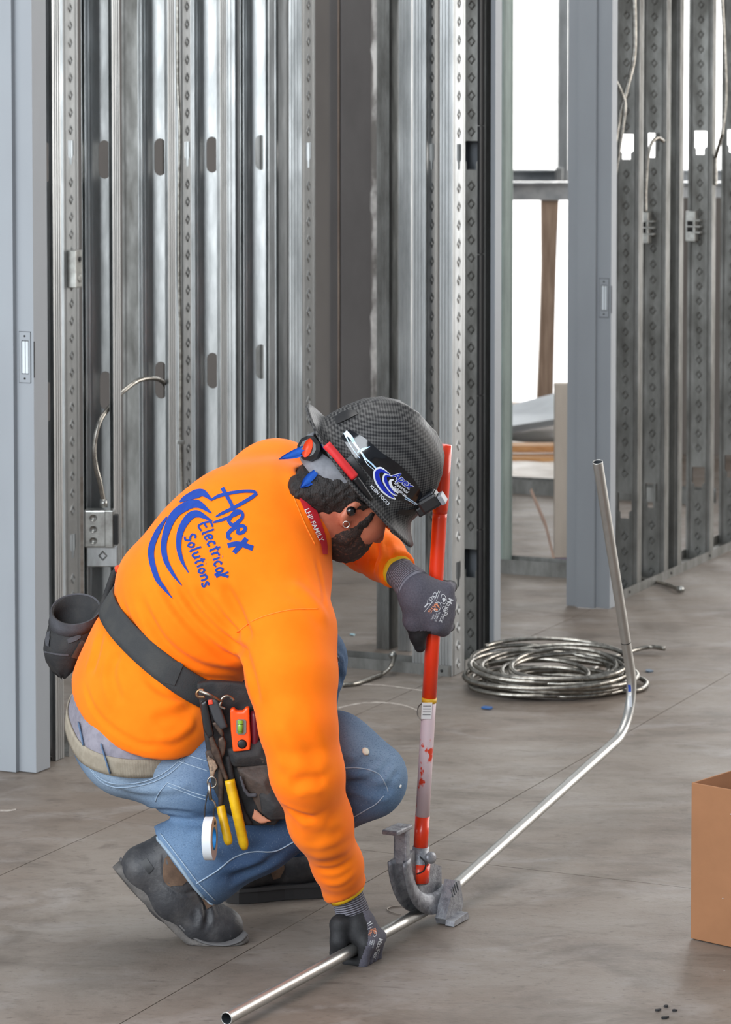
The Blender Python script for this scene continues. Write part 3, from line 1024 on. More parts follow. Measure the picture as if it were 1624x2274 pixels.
tag(mesh_obj('sheet_strip', v, f, mat('lit_patchy_steel', lin(206, 202, 198), 0.4, 0.6, lin(110, 106, 102), 6, 5, (1, 1, 0.6), 0.45, 0.6), smooth=False), 'pale patchy steel strip with a ragged left edge beside the dark column', 'strip')

# ================================================================== the crouching worker
M['orange'] = mat('hi_vis_orange_cotton', lin(255, 116, 2), 0.82, 0.0, lin(255, 124, 8), 9, 4, (1, 1, 1), 0.35, 0.65, bump=0.25, bscale=900, bdist=0.0006, sheen=0.08, spec=0.2)
M['grey_tee'] = mat('grey_undershirt', lin(140, 136, 146), 0.9, 0.0, lin(122, 118, 128), 60, 4, bump=0.2, bscale=800)
M['skin'] = mat('sun_reddened_skin', lin(190, 116, 88), 0.5, 0.0, lin(164, 88, 66), 14, 5, (1, 1, 1), 0.35, 0.65, bump=0.1, bscale=300)
M['hair'] = mat('dark_brown_hair', lin(30, 20, 16), 0.6, 0.0, lin(14, 9, 8), 60, 6, (1, 1, 4), bump=0.9, bscale=220, bstretch=(1, 1, 0.3), bdist=0.004)
M['beard'] = mat('short_brown_beard', lin(58, 37, 29), 0.7, 0.0, lin(28, 18, 15), 220, 4, col3=lin(118, 72, 55), n3scale=120, lo3=0.56, hi3=0.7, bump=0.9, bscale=420, bdist=0.003)
M['knit'] = mat('grey_knit_glove', lin(90, 88, 98), 0.85, 0.0, lin(76, 74, 84), 300, 3, bump=0.3, bscale=700)
M['nitrile'] = mat('black_foam_palm', lin(20, 20, 22), 0.7, 0.0, lin(30, 30, 33), 120, 3, bump=0.3, bscale=500)
M['boot'] = mat('worn_black_leather', lin(52, 52, 55), 0.55, 0.0, lin(82, 80, 80), 22, 6, (1, 1, 1), 0.45, 0.75, bump=0.4, bscale=90, bdist=0.003, col3=lin(108, 102, 98), n3scale=40, lo3=0.66, hi3=0.78)
M['sole'] = mat('dusty_rubber_sole', lin(80, 77, 75), 0.75, 0.0, lin(108, 103, 99), 26, 6, bump=0.4, bscale=120, bdist=0.003)
M['boot_tan'] = mat('brown_suede_tongue', lin(112, 88, 70), 0.85, 0.0, lin(88, 68, 54), 40, 5)
M['khaki'] = mat('khaki_webbing', lin(160, 150, 134), 0.85, 0.0, lin(146, 136, 120), 60, 3, wave=(260, 'X', 1.0), bdist=0.001)
M['webbing'] = mat('charcoal_webbing', lin(50, 51, 52), 0.8, 0.0, lin(68, 67, 64), 9, 5, (1, 1, 1), 0.45, 0.75, bump=0.5, bscale=420, bdist=0.002)
M['blue_print'] = mat('royal_blue_ink', lin(2, 52, 142), 0.85, 0.0, lin(8, 60, 150), 60, 3)
M['thread'] = mat('pale_denim_thread', lin(150, 168, 186), 0.85)
M['orange_seam'] = mat('orange_seam_thread', lin(255, 132, 36), 0.85)

def denim():
    m, N, L, P = nmat('washed_denim')
    tc = N.new('ShaderNodeTexCoord')
    def nz(scale, st=(1, 1, 1), det=5):
        mp = N.new('ShaderNodeMapping'); mp.inputs['Scale'].default_value = st; L.new(tc.outputs['Object'], mp.inputs[0])
        n = N.new('ShaderNodeTexNoise'); n.inputs['Scale'].default_value = scale; n.inputs['Detail'].default_value = det; L.new(mp.outputs[0], n.inputs['Vector']); return n.outputs[0]
    def rng(s, a, b, lo=0.0, hi=1.0):
        r = N.new('ShaderNodeMapRange'); r.inputs[1].default_value = a; r.inputs[2].default_value = b; r.inputs[3].default_value = lo; r.inputs[4].default_value = hi; L.new(s, r.inputs[0]); return r.outputs[0]
    def mix(a, b, f):
        x = N.new('ShaderNodeMix'); x.data_type = 'RGBA'; L.new(f, x.inputs[0])
        for k, q in ((6, a), (7, b)):
            if isinstance(q, tuple): x.inputs[k].default_value = q
            else: L.new(q, x.inputs[k])
        return x.outputs[2]
    c = mix(lin(52, 79, 114), lin(100, 125, 153), rng(nz(4.5), 0.4, 0.64))
    at = N.new('ShaderNodeAttribute'); at.attribute_name = 'denim_tone'
    c = mix(c, lin(152, 170, 188), rng(at.outputs['Fac'], 0.0, 1.0, 0, 0.8))
    c = mix(c, lin(52, 74, 106), rng(at.outputs['Fac'], 0.0, -1.0, 0, 0.9))
    c = mix(c, lin(46, 68, 100), rng(nz(260, (1, 1, 3), 3), 0.5, 0.75, 0, 0.55))
    c = mix(c, lin(170, 184, 198), rng(nz(300, (2.5, 1, 1), 3), 0.6, 0.8, 0, 0.4))
    L.new(c, P.inputs['Base Color'])
    P.inputs['Roughness'].default_value = 0.85; P.inputs['Specular IOR Level'].default_value = 0.2
    b = N.new('ShaderNodeBump'); b.inputs['Strength'].default_value = 0.3; b.inputs['Distance'].default_value = 0.001
    L.new(nz(700, (1, 1, 1), 2), b.inputs['Height']); L.new(b.outputs[0], P.inputs['Normal'])
    return m
M['denim'] = denim()

# ---------------------------------------------------------------- pose (joint, picture point, depth)
KS = 0.962
J = lambda x, y, Y: W(x, y, Y)
RS, LS = J(642, 1400, 6.00), J(614, 1085, 6.33)
NB = J(690, 1128, 6.17)
SPX = [(318, 1570, 6.19, .130, .185), (352, 1490, 6.19, .146, .185), (398, 1398, 6.2, .156, .185), (460, 1300, 6.2, .156, .185), (522, 1217, 6.19, .152, .178), (572, 1165, 6.18, .120, .13)]
SP = [J(*q[:3]) for q in SPX]
TAX = unit(SP[4] - SP[1])
SAX = LS - RS; SAX = unit(SAX - TAX * (SAX @ TAX))          # towards his left
FAX = np.cross(SAX, TAX)                                     # chest forward
AXT = np.array([SAX, FAX, TAX])

ARM_R = [(642, 1400, 6.00, .088), (648, 1500, 5.95, .087), (662, 1610, 5.91, .073), (682, 1715, 5.91, .069), (712, 1825, 5.97, .060), (750, 1920, 6.04, .047), (768, 1978, 6.085, .041), (776, 2002, 6.09, .039)]
ARM_L = [(614, 1085, 6.33, .086), (695, 1135, 6.42, .076), (775, 1180, 6.53, .062), (815, 1213, 6.45, .052), (850, 1238, 6.38, .046), (883, 1266, 6.31, .036), (896, 1277, 6.285, .035)]
pts = lambda L: [J(*q[:3]) for q in L]
rad = lambda L: [q[3] for q in L]


def plane3(a, b, c, toward):
    n = unit(np.cross(b - a, c - a))
    if n @ (np.asarray(toward) - a) < 0: n = -n
    return a, n


HEM = plane3(J(165, 1492, 6.24), J(240, 1612, 6.08), J(360, 1674, 6.02), J(300, 2000, 6.2))
BELT = plane3(J(236, 1305, 6.30), J(330, 1455, 6.03), J(470, 1552, 6.03), J(690, 1100, 6.2))


def torso_d(P, g=0.0):
    d = None
    for q, s in zip(SP, SPX):
        r = s[3]
        e = ellip(P, q, AXT, (s[4] + g, r + g, 0.15 if s[4] > .15 else .10))
        d = e if d is None else smin(d, e, 0.06)
    # upper back yoke from shoulder to shoulder
    y = chain(P, [RS, J(598, 1275, 6.12), J(582, 1175, 6.2), LS], [0.09 + g, 0.115 + g, 0.10 + g, 0.087 + g], 0.05)
    return smin(d, y, 0.07)


def shirt_core_d(P):
    return smin(torso_d(P), ellip(P, J(318, 1575, 6.17), AXT, (0.195, 0.128, 0.15)), 0.06) + 0.010


def shirt_d(P):
    d = torso_d(P)
    # shirt blousing over hips and seat
    hip = ellip(P, J(318, 1575, 6.17), AXT, (0.195, 0.128, 0.15))
    d = smin(d, hip, 0.06)
    # cinched where the tool belt runs
    bd = (P - BELT[0].astype(np.float32)) @ BELT[1].astype(np.float32)
    d = d + 0.016 * np.exp(-(bd / 0.035) ** 2) - 0.010 * np.exp(-((bd - 0.09) / 0.05) ** 2)
    d = smax(d, (P - HEM[0].astype(np.float32)) @ HEM[1].astype(np.float32), 0.012)
    ar = chain(P, pts(ARM_R), rad(ARM_R), 0.03)
    ar = smax(ar, (P - J(767, 1981, 6.085)) @ unit((0.46, 0.10, -0.88)).astype(np.float32), 0.006)
    al = chain(P, pts(ARM_L), rad(ARM_L), 0.03)
    al = smax(al, (P - J(885, 1268, 6.306)) @ unit(J(884, 1268, 6.306) - J(850, 1236, 6.365)).astype(np.float32), 0.006)
    d = smin(d, ar, 0.035); d = smin(d, al, 0.08)
    d = smin(d, cone(P, J(635, 1132, 6.18), J(668, 1126, 6.175), 0.092, 0.080), 0.05)
    # collar band
    q = P - NECKC.astype(np.float32); h = q @ NECKA.astype(np.float32)
    rr = np.linalg.norm(q - h[:, None] * NECKA.astype(np.float32), axis=1)
    d = smax(d, -(np.maximum(rr - 0.072, -(h + 0.012))), 0.01)
    tor = np.sqrt((rr - 0.079) ** 2 + (h * 0.55) ** 2) - 0.008
    return smin(d, tor, 0.012)


NECKC = J(672, 1128, 6.17)
NECKA = unit(J(760, 1075, 6.17) - J(680, 1125, 6.17))

HU = unit((0.68, 0.0, 0.73)); HF = unit(np.array((0.66, 0.42, -0.62)) - HU * np.dot((0.66, 0.42, -0.62), HU)); HR = np.cross(HF, HU)
HC = J(772, 1100, 6.17)
HAX = np.array([HF, HR, HU])
hp = lambda f, r, u: HC + HF * f + HR * r + HU * u


def head_d(P):
    d = ellip(P, hp(0.0, 0, 0.03), HAX, (0.100, 0.078, 0.105))
    d = smin(d, ellip(P, hp(0.034, 0, -0.044), HAX, (0.066, 0.061, 0.064)), 0.05)
    d = smin(d, ellip(P, hp(0.068, 0, -0.080), HAX, (0.032, 0.036, 0.028)), 0.04)      # chin
    d = smin(d, cone(P, hp(0.094, 0, 0.012), hp(0.120, 0, -0.026), 0.010, 0.014), 0.02)  # nose
    d = smin(d, cone(P, hp(0.085, -0.03, 0.026), hp(0.085, 0.03, 0.026), 0.018, 0.018), 0.02)  # brow
    for s in (-1, 1):
        d = smin(d, ellip(P, hp(0.066, 0.042 * s, -0.016), HAX, (0.024, 0.022, 0.024)), 0.03)   # cheek
        d = smax(d, -ellip(P, hp(0.098, 0.031 * s, 0.004), HAX, (0.014, 0.017, 0.010)), 0.016)   # eye socket
        d = smin(d, ellip(P, hp(0.084, 0.031 * s, 0.004), HAX, (0.012, 0.012, 0.012)), 0.004)    # eyeball
    d = smin(d, cone(P, hp(0.092, -0.018, -0.056), hp(0.092, 0.018, -0.056), 0.008, 0.008), 0.012)  # lips
    d = smin(d, cone(P, NB - NECKA * 0.06, hp(-0.03, 0, -0.035), 0.066, 0.062), 0.035)
    for s in (1, -1):
        ec = hp(-0.012, 0.079 * s, -0.012)
        ea = np.array([unit(HF * 0.9 + HR * s * -0.35), unit(HR * s + HF * 0.35), HU])
        e = ellip(P, ec, ea, (0.020, 0.009, 0.033))
        e = smax(e, -ellip(P, ec + HF * 0.006 + HR * s * 0.008 + HU * 0.002, ea, (0.010, 0.007, 0.017)), 0.006)
        e = smin(e, ellip(P, ec - HU * 0.026 + HF * 0.006, ea, (0.009, 0.006, 0.011)), 0.006)
        d = smin(d, e, 0.006)
    return d


LEG_R = [(385, 1712, 6.11, .086), (460, 1712, 6.10, .088), (620, 1692, 6.10, .082), (740, 1674, 6.10, .077), (826, 1724, 6.10, .073)]
CALF_R = [(818, 1742, 6.10, .072), (705, 1795, 6.10, .062), (565, 1862, 6.10, .068), (440, 1912, 6.09, .088), (380, 1936, 6.09, .100)]
LEG_L = [(330, 1625, 6.33, .095), (480, 1530, 6.36, .09), (600, 1480, 6.38, .084), (688, 1462, 6.38, .078)]
CALF_L = [(688, 1470, 6.38, .077), (668, 1600, 6.38, .068), (645, 1750, 6.39, .066), (630, 1900, 6.4, .078)]


def body_d(P):
    d = head_d(P)
    t = torso_d(P, -0.03)
    d = smin(d, t, 0.03)
    d = smin(d, chain(P, pts(ARM_R)[:-1] + [J(785, 2050, 6.1)], [0.05, 0.05, 0.044, 0.04, 0.034, 0.028, 0.026, 0.024], 0.02), 0.02)
    d = smin(d, chain(P, pts(ARM_L)[:-1] + [J(925, 1300, 6.27)], [0.05, 0.048, 0.04, 0.036, 0.03, 0.026, 0.024], 0.02), 0.02)
    for L, e in ((LEG_R, .026), (CALF_R[:-1], .034), (LEG_L, .026), (CALF_L[:-1], .03)):
        d = smin(d, chain(P, pts(L), [min(q - e, .06 if e == .026 else .04) for q in rad(L)], 0.03), 0.03)
    d = smin(d, ellip(P, J(300, 1620, 6.21), np.eye(3), (0.09, 0.16, 0.10)), 0.05)
    return d


WAIST = plane3(J(163, 1566, 6.24), J(240, 1640, 6.09), J(350, 1676, 6.03), J(600, 1200, 6.2))
CUFF_R = (J(415, 1930, 6.09), unit((-0.776, -0.05, -0.63)))


def pelvis_d(P):
    d = smin(cone(P, J(292, 1652, 6.115), J(278, 1604, 6.32), 0.106, 0.106), ellip(P, J(300, 1600, 6.21), AXT, (0.175, 0.12, 0.13)), 0.06)
    return d


def jeans_d(P):
    d = pelvis_d(P)
    w0, wn = WAIST
    d = smax(d, (P - w0.astype(np.float32)) @ wn.astype(np.float32), 0.008)
    d = smin(d, chain(P, pts(LEG_R), rad(LEG_R), 0.05), 0.03)
    d = smin(d, chain(P, pts(LEG_L), rad(LEG_L), 0.05), 0.03)
    c = chain(P, pts(CALF_R), rad(CALF_R), 0.04)
    c = smax(c, (P - CUFF_R[0].astype(np.float32)) @ CUFF_R[1].astype(np.float32), 0.008)
    d = smin(d, c, 0.018)
    c = chain(P, pts(CALF_L), rad(CALF_L), 0.03)
    c = smax(c, (P - J(632, 1888, 6.4)) @ np.array([0, 0, -1.0], np.float32), 0.008)
    return smin(d, c, 0.018)


def tee_d(P):
    d = smin(pelvis_d(P) - 0.002, ellip(P, J(330, 1545, 6.19), AXT, (0.165, 0.118, 0.15)), 0.05)
    return smax(d, -((P - WAIST[0].astype(np.float32)) @ WAIST[1].astype(np.float32) + 0.03), 0.006)


lo_, hi_ = np.array([-0.75, 5.7, -0.06]), np.array([0.30, 6.75, 1.25])
V, Fq = skin(body_d, lo_, hi_, 0.0065)
person = mesh_obj('person', V, Fq, M['skin'])
tag(person, 'crouching worker in a bright orange long-sleeved shirt and jeans, bending conduit', 'person')
BODY = (V, Fq)

# ---------------------------------------------------------------- shirt
V, Fq = skin(shirt_d, (-0.66, 5.78, 0.0), (0.16, 6.72, 1.18), 0.0062)
V = relax(V, Fq, 2, 0.4)
S_FOLDS = [
    # diagonal drag lines across the back towards the belt
    ([(345, 1270), (400, 1360), (480, 1440), (545, 1475)], .010, -.009),
    ([(385, 1290), (450, 1375), (520, 1430), (555, 1455)], .010, -.009),
    ([(430, 1300), (490, 1370), (545, 1420)], .010, -.008),
    ([(490, 1290), (530, 1360), (560, 1430)], .012, -.009),
    ([(300, 1310), (360, 1420), (440, 1480), (540, 1500)], .011, -.009),
    ([(268, 1330), (300, 1400), (370, 1470), (450, 1505), (545, 1512)], .010, -.009),
    ([(255, 1310), (262, 1350), (285, 1400)], .009, -.008),
    ([(400, 1250), (450, 1330), (500, 1385)], .012, .004),
    # armpit and sleeve
    ([(535, 1420), (560, 1500), (575, 1570)], .012, -.006),
    ([(640, 1750), (680, 1735), (730, 1735)], .012, -.006),
    ([(625, 1790), (665, 1810), (700, 1822)], .010, -.006),
    ([(655, 1835), (700, 1828), (730, 1822)], .014, .003),
    ([(680, 1880), (720, 1860), (765, 1850)], .014, -.003),
    ([(690, 1905), (735, 1900), (785, 1880)], .014, .003),
    ([(700, 1930), (745, 1930), (790, 1905)], .008, -.003),
    ([(712, 1962), (755, 1962), (797, 1930)], .008, .002),
    ([(640, 1580), (690, 1660), (700, 1720)], .018, -.004),
    ([(610, 1690), (660, 1700), (740, 1690)], .014, .004),
    # shirt tail below the belt
    ([(225, 1400), (215, 1450), (200, 1500)], .012, -.006),
    ([(260, 1440), (248, 1500), (270, 1570)], .012, -.006),
    ([(310, 1480), (360, 1530), (430, 1555)], .010, -.006),
    ([(250, 1420), (320, 1490), (400, 1545)], .010, .005),
    ([(330, 1600), (390, 1590), (440, 1560)], .012, -.005),
    ([(345, 1640), (390, 1635), (440, 1600)], .010, .005),
    ([(182, 1500), (210, 1575), (260, 1625), (320, 1655), (380, 1650)], .006, -.004),
    # far sleeve rings
    ([(760, 1190), (755, 1215), (765, 1240)], .008, -.006),
    ([(795, 1200), (785, 1225), (795, 1252)], .008, -.006),
    ([(832, 1190), (835, 1230), (825, 1272)], .007, -.008),
    ([(855, 1195), (866, 1235), (850, 1278)], .006, -.005),
    ([(845, 1190), (852, 1230), (840, 1272)], .006, .005),
    # upper chest and shoulder
    ([(700, 1230), (718, 1310), (722, 1350)], .006, -.003),
    ([(640, 1290), (690, 1330), (735, 1390)], .014, .004),
]
V = folds(V, Fq, S_FOLDS)
V = relax(V, Fq, 1, 0.35)
shirt = mesh_obj('shirt', V, Fq, M['orange'], person)
tag(shirt, 'bright orange long-sleeved work shirt with blue print on the back')
T_SH = bvh(V, Fq); SHIRT = (V, Fq)

# seams drawn as fine raised lines
for s in ([(527, 1404), (570, 1375), (640, 1355), (706, 1352)], [(640, 1065), (655, 1110), (680, 1170), (700, 1210)]):
    p = [hit(T_SH, x, y, 0.0006, 6.1)[0] for x, y in catmull(np.array(s, float), 8)]
    v, f = tube(p, 0.0011, 5); mesh_obj('shoulder_seam', v, f, M['orange_seam'], shirt)

# yellow inner edge of the cuffs = glove edge band
# ---------------------------------------------------------------- back print
def pl(mb, *strokes):
    for p, w in strokes:
        if isinstance(w, (list, tuple)): v, f = stroke(T_SH, p, 1, 0.0016, 6, 6.1, wpts=w)
        else: v, f = stroke(T_SH, p, w, 0.0016, 6, 6.1)
        mb.add(v, f)
# swooshes
mb = MB()
pl(mb,
   ([(472, 1112), (452, 1096), (436, 1098), (412, 1108), (400, 1116)], [3, 16, 20, 12, 3]),
   ([(470, 1140), (440, 1120), (412, 1126), (384, 1150), (366, 1200), (368, 1240), (385, 1275), (404, 1300)], [3, 18, 20, 18, 13, 12, 8, 2]),
   ([(472, 1158), (440, 1142), (420, 1150), (402, 1180), (398, 1215), (405, 1245), (419, 1272)], [3, 16, 17, 14, 11, 8, 2]),
   ([(372, 1148), (352, 1180), (338, 1215), (338, 1245), (350, 1285), (366, 1308), (384, 1329)], [3, 12, 14, 13, 12, 9, 2]))
mb.build('swoosh_print', M['blue_print'], shirt, smooth=True)
# APEX brush lettering (running down the back)
mb = MB()
pl(mb,
   ([(494, 1084), (503, 1100), (513, 1118), (520, 1134)], [9, 8, 8, 7]),
   ([(468, 1112), (490, 1101), (530, 1093), (560, 1092), (570, 1097)], [4, 8, 7, 7, 6]),
   ([(571, 1096), (555, 1108), (520, 1128), (495, 1140), (480, 1148)], [7, 8, 8, 7, 3]),
   ([(474, 1161), (494, 1155), (520, 1145), (534, 1139)], [4, 7, 7, 5]),
   ([(506, 1155), (515, 1166), (524, 1164), (538, 1150), (537, 1138), (526, 1136), (516, 1144), (510, 1156)], [6, 9, 9, 8, 7, 8, 8, 6]),
   ([(530, 1172), (529, 1184), (540, 1182), (545, 1174), (538, 1168), (522, 1172), (508, 1184), (508, 1194), (514, 1198)], [6, 8, 8, 8, 8, 9, 9, 9, 7]),
   ([(506, 1212), (530, 1208), (562, 1218)], [11, 11, 12]),
   ([(548, 1196), (540, 1206), (525, 1222), (520, 1228)], [11, 11, 11, 10]))
mb.build('large_lettering', M['blue_print'], shirt, smooth=True)
# hand-lettered second and third lines, stroke font in a local frame
GL = {
    'E': [[(.75, 1), (.1, .95), (.08, .02), (.75, 0)], [(.1, .5), (.6, .52)]],
    'l': [[(.1, 1), (.1, .05), (.25, 0)]],
    'e': [[(.05, .3), (.5, .36), (.45, .58), (.2, .6), (.05, .3), (.2, .02), (.55, .1)]],
    'c': [[(.52, .52), (.3, .6), (.06, .3), (.25, .02), (.55, .1)]],
    't': [[(.25, .9), (.22, .1), (.4, 0)], [(0, .62), (.5, .64)]],
    'r': [[(.08, .6), (.1, 0)], [(.1, .4), (.3, .6), (.5, .58)]],
    'i': [[(.1, .6), (.1, 0)], [(.1, .82), (.12, .86)]],
    'a': [[(.5, .5), (.25, .6), (.05, .3), (.2, .02), (.48, .2), (.5, .55), (.52, .1), (.62, 0)]],
    'S': [[(.6, .85), (.35, 1), (.1, .8), (.3, .55), (.58, .35), (.4, .03), (.05, .12)]],
    'o': [[(.3, .6), (.06, .3), (.3, .0), (.54, .3), (.3, .6)]],
    'u': [[(.06, .6), (.1, .1), (.3, 0), (.5, .2), (.52, .6)], [(.52, .6), (.55, 0)]],
    'n': [[(.06, .6), (.06, 0)], [(.06, .4), (.3, .6), (.5, .45), (.52, 0)]],
    's': [[(.48, .52), (.25, .6), (.1, .45), (.4, .25), (.42, .08), (.2, 0), (.02, .08)]],
}
GW = {'l': .42, 'i': .36, 't': .6, 'r': .62, 'E': .95, 'S': .8}
def hand(mb, word, p0, p1, size, w, arc=0.0):
    p0, p1 = np.array(p0, float), np.array(p1, float)
    tot = sum(GW.get(c, .74) for c in word); d = (p1 - p0); Ln = np.linalg.norm(d); d /= Ln; up = np.array([d[1], -d[0]])
    x = 0
    for c in word:
        for st in GL[c]:
            q = []
            for a, b in st:
                s = (x + a) / tot
                q.append(p0 + d * Ln * s + up * (b * size + arc * math.sin(math.pi * s)))
            v, f = stroke(T_SH, q, w, 0.0016, 5, 6.1); mb.add(v, f)
        x += GW.get(c, .74)
mb = MB(); hand(mb, 'Electrical', (441, 1166), (484, 1286), 27, 4.4, 5)
v, f = stroke(T_SH, [(477, 1276), (490, 1276), (508, 1281)], 6, 0.0016, 5, 6.1); mb.add(v, f)
mb.build('small_lettering', M['blue_print'], shirt, smooth=True)
mb = MB(); hand(mb, 'Solutions', (408, 1192), (452, 1310), 25, 4.4, 5)
mb.build('small_lettering', M['blue_print'], shirt, smooth=True)

# ---------------------------------------------------------------- undershirt, jeans
V, Fq = skin(tee_d, (-0.7, 5.9, 0.2), (-0.2, 6.6, 0.75), 0.007)
V = relax(V, Fq, 2); TEE = (V, Fq); tee = mesh_obj('undershirt', V, Fq, M['grey_tee'], person); tag(tee, 'grey undershirt tail showing below the orange hem')
V, Fq = skin(jeans_d, (-0.68, 5.85, -0.06), (0.14, 6.58, 0.72), 0.0065)
V = relax(V, Fq, 2, 0.4)
J_FOLDS = [
    ([(745, 1742), (790, 1742), (840, 1750), (880, 1752)], .010, -.010),
    ([(765, 1744), (820, 1730), (855, 1722)], .008, -.006),
    ([(800, 1755), (835, 1765), (870, 1763)], .008, -.005),
    ([(780, 1705), (800, 1690), (825, 1680)], .007, -.004), ([(800, 1712), (825, 1695), (850, 1685)], .007, -.004),
    ([(840, 1720), (858, 1700), (872, 1690)], .007, -.004), ([(862, 1740), (878, 1722), (888, 1712)], .006, -.004),
    ([(745, 1690), (765, 1695), (790, 1698)], .008, -.004),
    ([(220, 1720), (300, 1755), (380, 1750), (440, 1735)], .010, .004),
    ([(300, 1800), (360, 1800), (440, 1808)], .008, -.004),
    ([(450, 1860), (520, 1890), (600, 1880)], .016, -.006), ([(420, 1860), (480, 1840), (560, 1830)], .016, .006),
    ([(500, 1960), (560, 1930), (640, 1890)], .012, -.005), ([(470, 1930), (540, 1920), (600, 1900)], .012, .005),
    ([(640, 1850), (720, 1830), (800, 1800)], .014, -.005), ([(742, 1490), (756, 1500), (764, 1520)], .008, -.006), ([(742, 1450), (758, 1462), (764, 1480)], .007, .004),
]
V = folds(V, Fq, J_FOLDS); V = relax(V, Fq, 1, 0.35)
jeans = mesh_obj('jeans', V, Fq, M['denim'], person); tag(jeans, 'faded blue denim work jeans')
# where the denim is rubbed pale: thigh top, knee, seat; darker at shin underside and far leg
Nn = vnormals(V, Fq)
def blob(c, r): return np.exp(-(np.linalg.norm(V - c, axis=1) / r) ** 2)
denim_tone = 0.9 * blob(J(250, 1720, 6.05), .11) + 0.8 * blob(J(800, 1640, 5.98), .10) + 0.8 * blob(J(890, 1700, 6.0), .07) + 0.55 * blob(J(400, 1700, 5.97), .1) + 0.5 * blob(J(400, 1870, 5.95), .06) - 0.8 * blob(J(600, 1850, 5.97), .14) - 0.6 * blob(J(800, 1790, 6.0), .10) - 0.5 * blob(J(755, 1580, 6.3), .12) - 0.4 * blob(J(560, 1960, 6.0), .1)
at = jeans.data.attributes.new('denim_tone', 'FLOAT', 'POINT'); at.data.foreach_set('value', denim_tone.astype(np.float32))
T_JE = bvh(V, Fq)
def seam(lines, name, material, r=0.0011, parent=jeans, tree=None, off=0.0008, near=6.05):
    mb = MB()
    for s in lines:
        p = [hit(tree or T_JE, x, y, off, near)[0] for x, y in catmull(np.array(s, float), 8)]
        v, f = tube(p, r, 5); mb.add(v, f)
    return mb.build(name, material, parent, smooth=True)
seam([[(195, 1700), (225, 1735), (262, 1748), (320, 1742), (370, 1722), (410, 1690)], [(193, 1692), (222, 1727), (262, 1741), (320, 1735), (366, 1715), (405, 1684)]], 'yoke_stitching', M['thread'])
seam([[(400, 1672), (425, 1680), (460, 1690)], [(396, 1690), (425, 1700), (462, 1712)]], 'waistband_stitching', M['thread'])
seam([[(372, 1738), (400, 1748), (430, 1760), (458, 1768)], [(370, 1745), (400, 1755), (430, 1767), (458, 1776)]], 'pocket_stitching', M['thread'])
seam([[(372, 1738), (352, 1762), (345, 1780)]], 'pocket_edge', M['thread'])
seam([[(436, 1962), (480, 1935), (520, 1905), (560, 1892), (610, 1890), (655, 1868)]], 'leg_seam', M['thread'], 0.0016)
seam([[(760, 1706), (800, 1706), (840, 1718), (858, 1745), (862, 1758)]], 'leg_seam', M['thread'], 0.0013)
seam([[(782, 1816), (810, 1800), (835, 1785), (852, 1768)]], 'leg_seam', M['thread'], 0.0013)
seam([[(357, 1852), (398, 1905), (440, 1960), (478, 2000)]], 'hem_stitching', M['thread'], 0.0012)
seam([[(346, 1858), (390, 1912), (430, 1968), (472, 2014)]], 'hem_edge', mat('frayed_denim_edge', lin(140, 158, 174), 0.9), 0.004, off=-0.001)
seam([[(741, 1448), (752, 1462), (748, 1476), (742, 1480)], [(742, 1492), (750, 1500), (745, 1510)]], 'knee_patch_stitching', M['thread'], near=6.35)
v, f = revolve([(0.001, -0.002), (0.009, 0.0), (0.006, 0.002)], hit(T_JE, 812, 1669, 0.001, 6.0)[0], hit(T_JE, 812, 1669, 0, 6.0)[1], 7); mesh_obj('paint_spot', v, f, mat('cream_paint', lin(222, 214, 196), 0.8), jeans)
v, f = revolve([(0.001, -0.001), (0.004, 0.0), (0.002, 0.001)], hit(T_JE, 889, 1746, 0.001, 6.0)[0], hit(T_JE, 889, 1746, 0, 6.0)[1], 7); mesh_obj('paint_spot', v, f, mat('white_paint', lin(226, 226, 222), 0.8), jeans)


# rings round the body, found by marching outwards from an axis point
def ring(fn, plane, c, n=72, off=0.003, rmax=0.4):
    nrm = plane[1]; x = unit(np.cross(nrm, (0.2, 0.3, 1.0))); y = np.cross(nrm, x)
    c = c - nrm * ((c - plane[0]) @ nrm)
    A = np.linspace(0, 2 * math.pi, n, endpoint=False)
    D = np.cos(A)[:, None] * x + np.sin(A)[:, None] * y
    R = np.linspace(0.02, rmax, 200)
    G_ = (c + R[:, None, None] * D[None]).reshape(-1, 3).astype(np.float32)
    d = fn(G_).reshape(200, n)
    out = []
    for k in range(n):
        ins = np.where(d[:, k] < 0)[0]
        # first exit from the body going outwards
        r = R[0]
        for i in range(199):
            if d[i, k] < 0 <= d[i + 1, k]:
                t = d[i, k] / (d[i, k] - d[i + 1, k]); r = R[i] + t * (R[i + 1] - R[i]); break
        out.append(c + D[k] * (r + off))
    return np.array(out)


def band(fn, plane, c, width, off, thick, n=72, levels=5, smooth_it=3, hull=True):
    """closed belt round a body: rows at several levels across its width"""
    rows = []
    for h in np.linspace(-width / 2, width / 2, levels):
        rows.append(ring(fn, (plane[0] + plane[1] * h, plane[1]), c, n, off))
    rows = np.array(rows)
    rows = rows.mean(0)[None] * 0.55 + rows * 0.45 + (plane[1][None, None] * 0)
    hs = np.linspace(-width / 2, width / 2, levels)
    for i, h in enumerate(hs):      # keep the level heights exact
        q = rows[i]; q += plane[1] * (h - (q - plane[0]) @ plane[1])[:, None]
    for _ in range(smooth_it):
        rows = 0.5 * rows + 0.25 * (np.roll(rows, 1, 1) + np.roll(rows, -1, 1))
    cc = rows.mean((0, 1))
    outd = rows - cc; outd -= (outd @ plane[1])[..., None] * plane[1]
    outd /= np.linalg.norm(outd, axis=-1)[..., None]
    outer = rows + outd * thick
    sec = list(outer) + list(rows[::-1])
    m = len(sec)
    v = np.array(sec).reshape(-1, 3); f = []
    for i in range(m):
        j = (i + 1) % m
        for k in range(n):
            l = (k + 1) % n
            f.append((i * n + k, j * n + k, j * n + l, i * n + l))
    return v, f


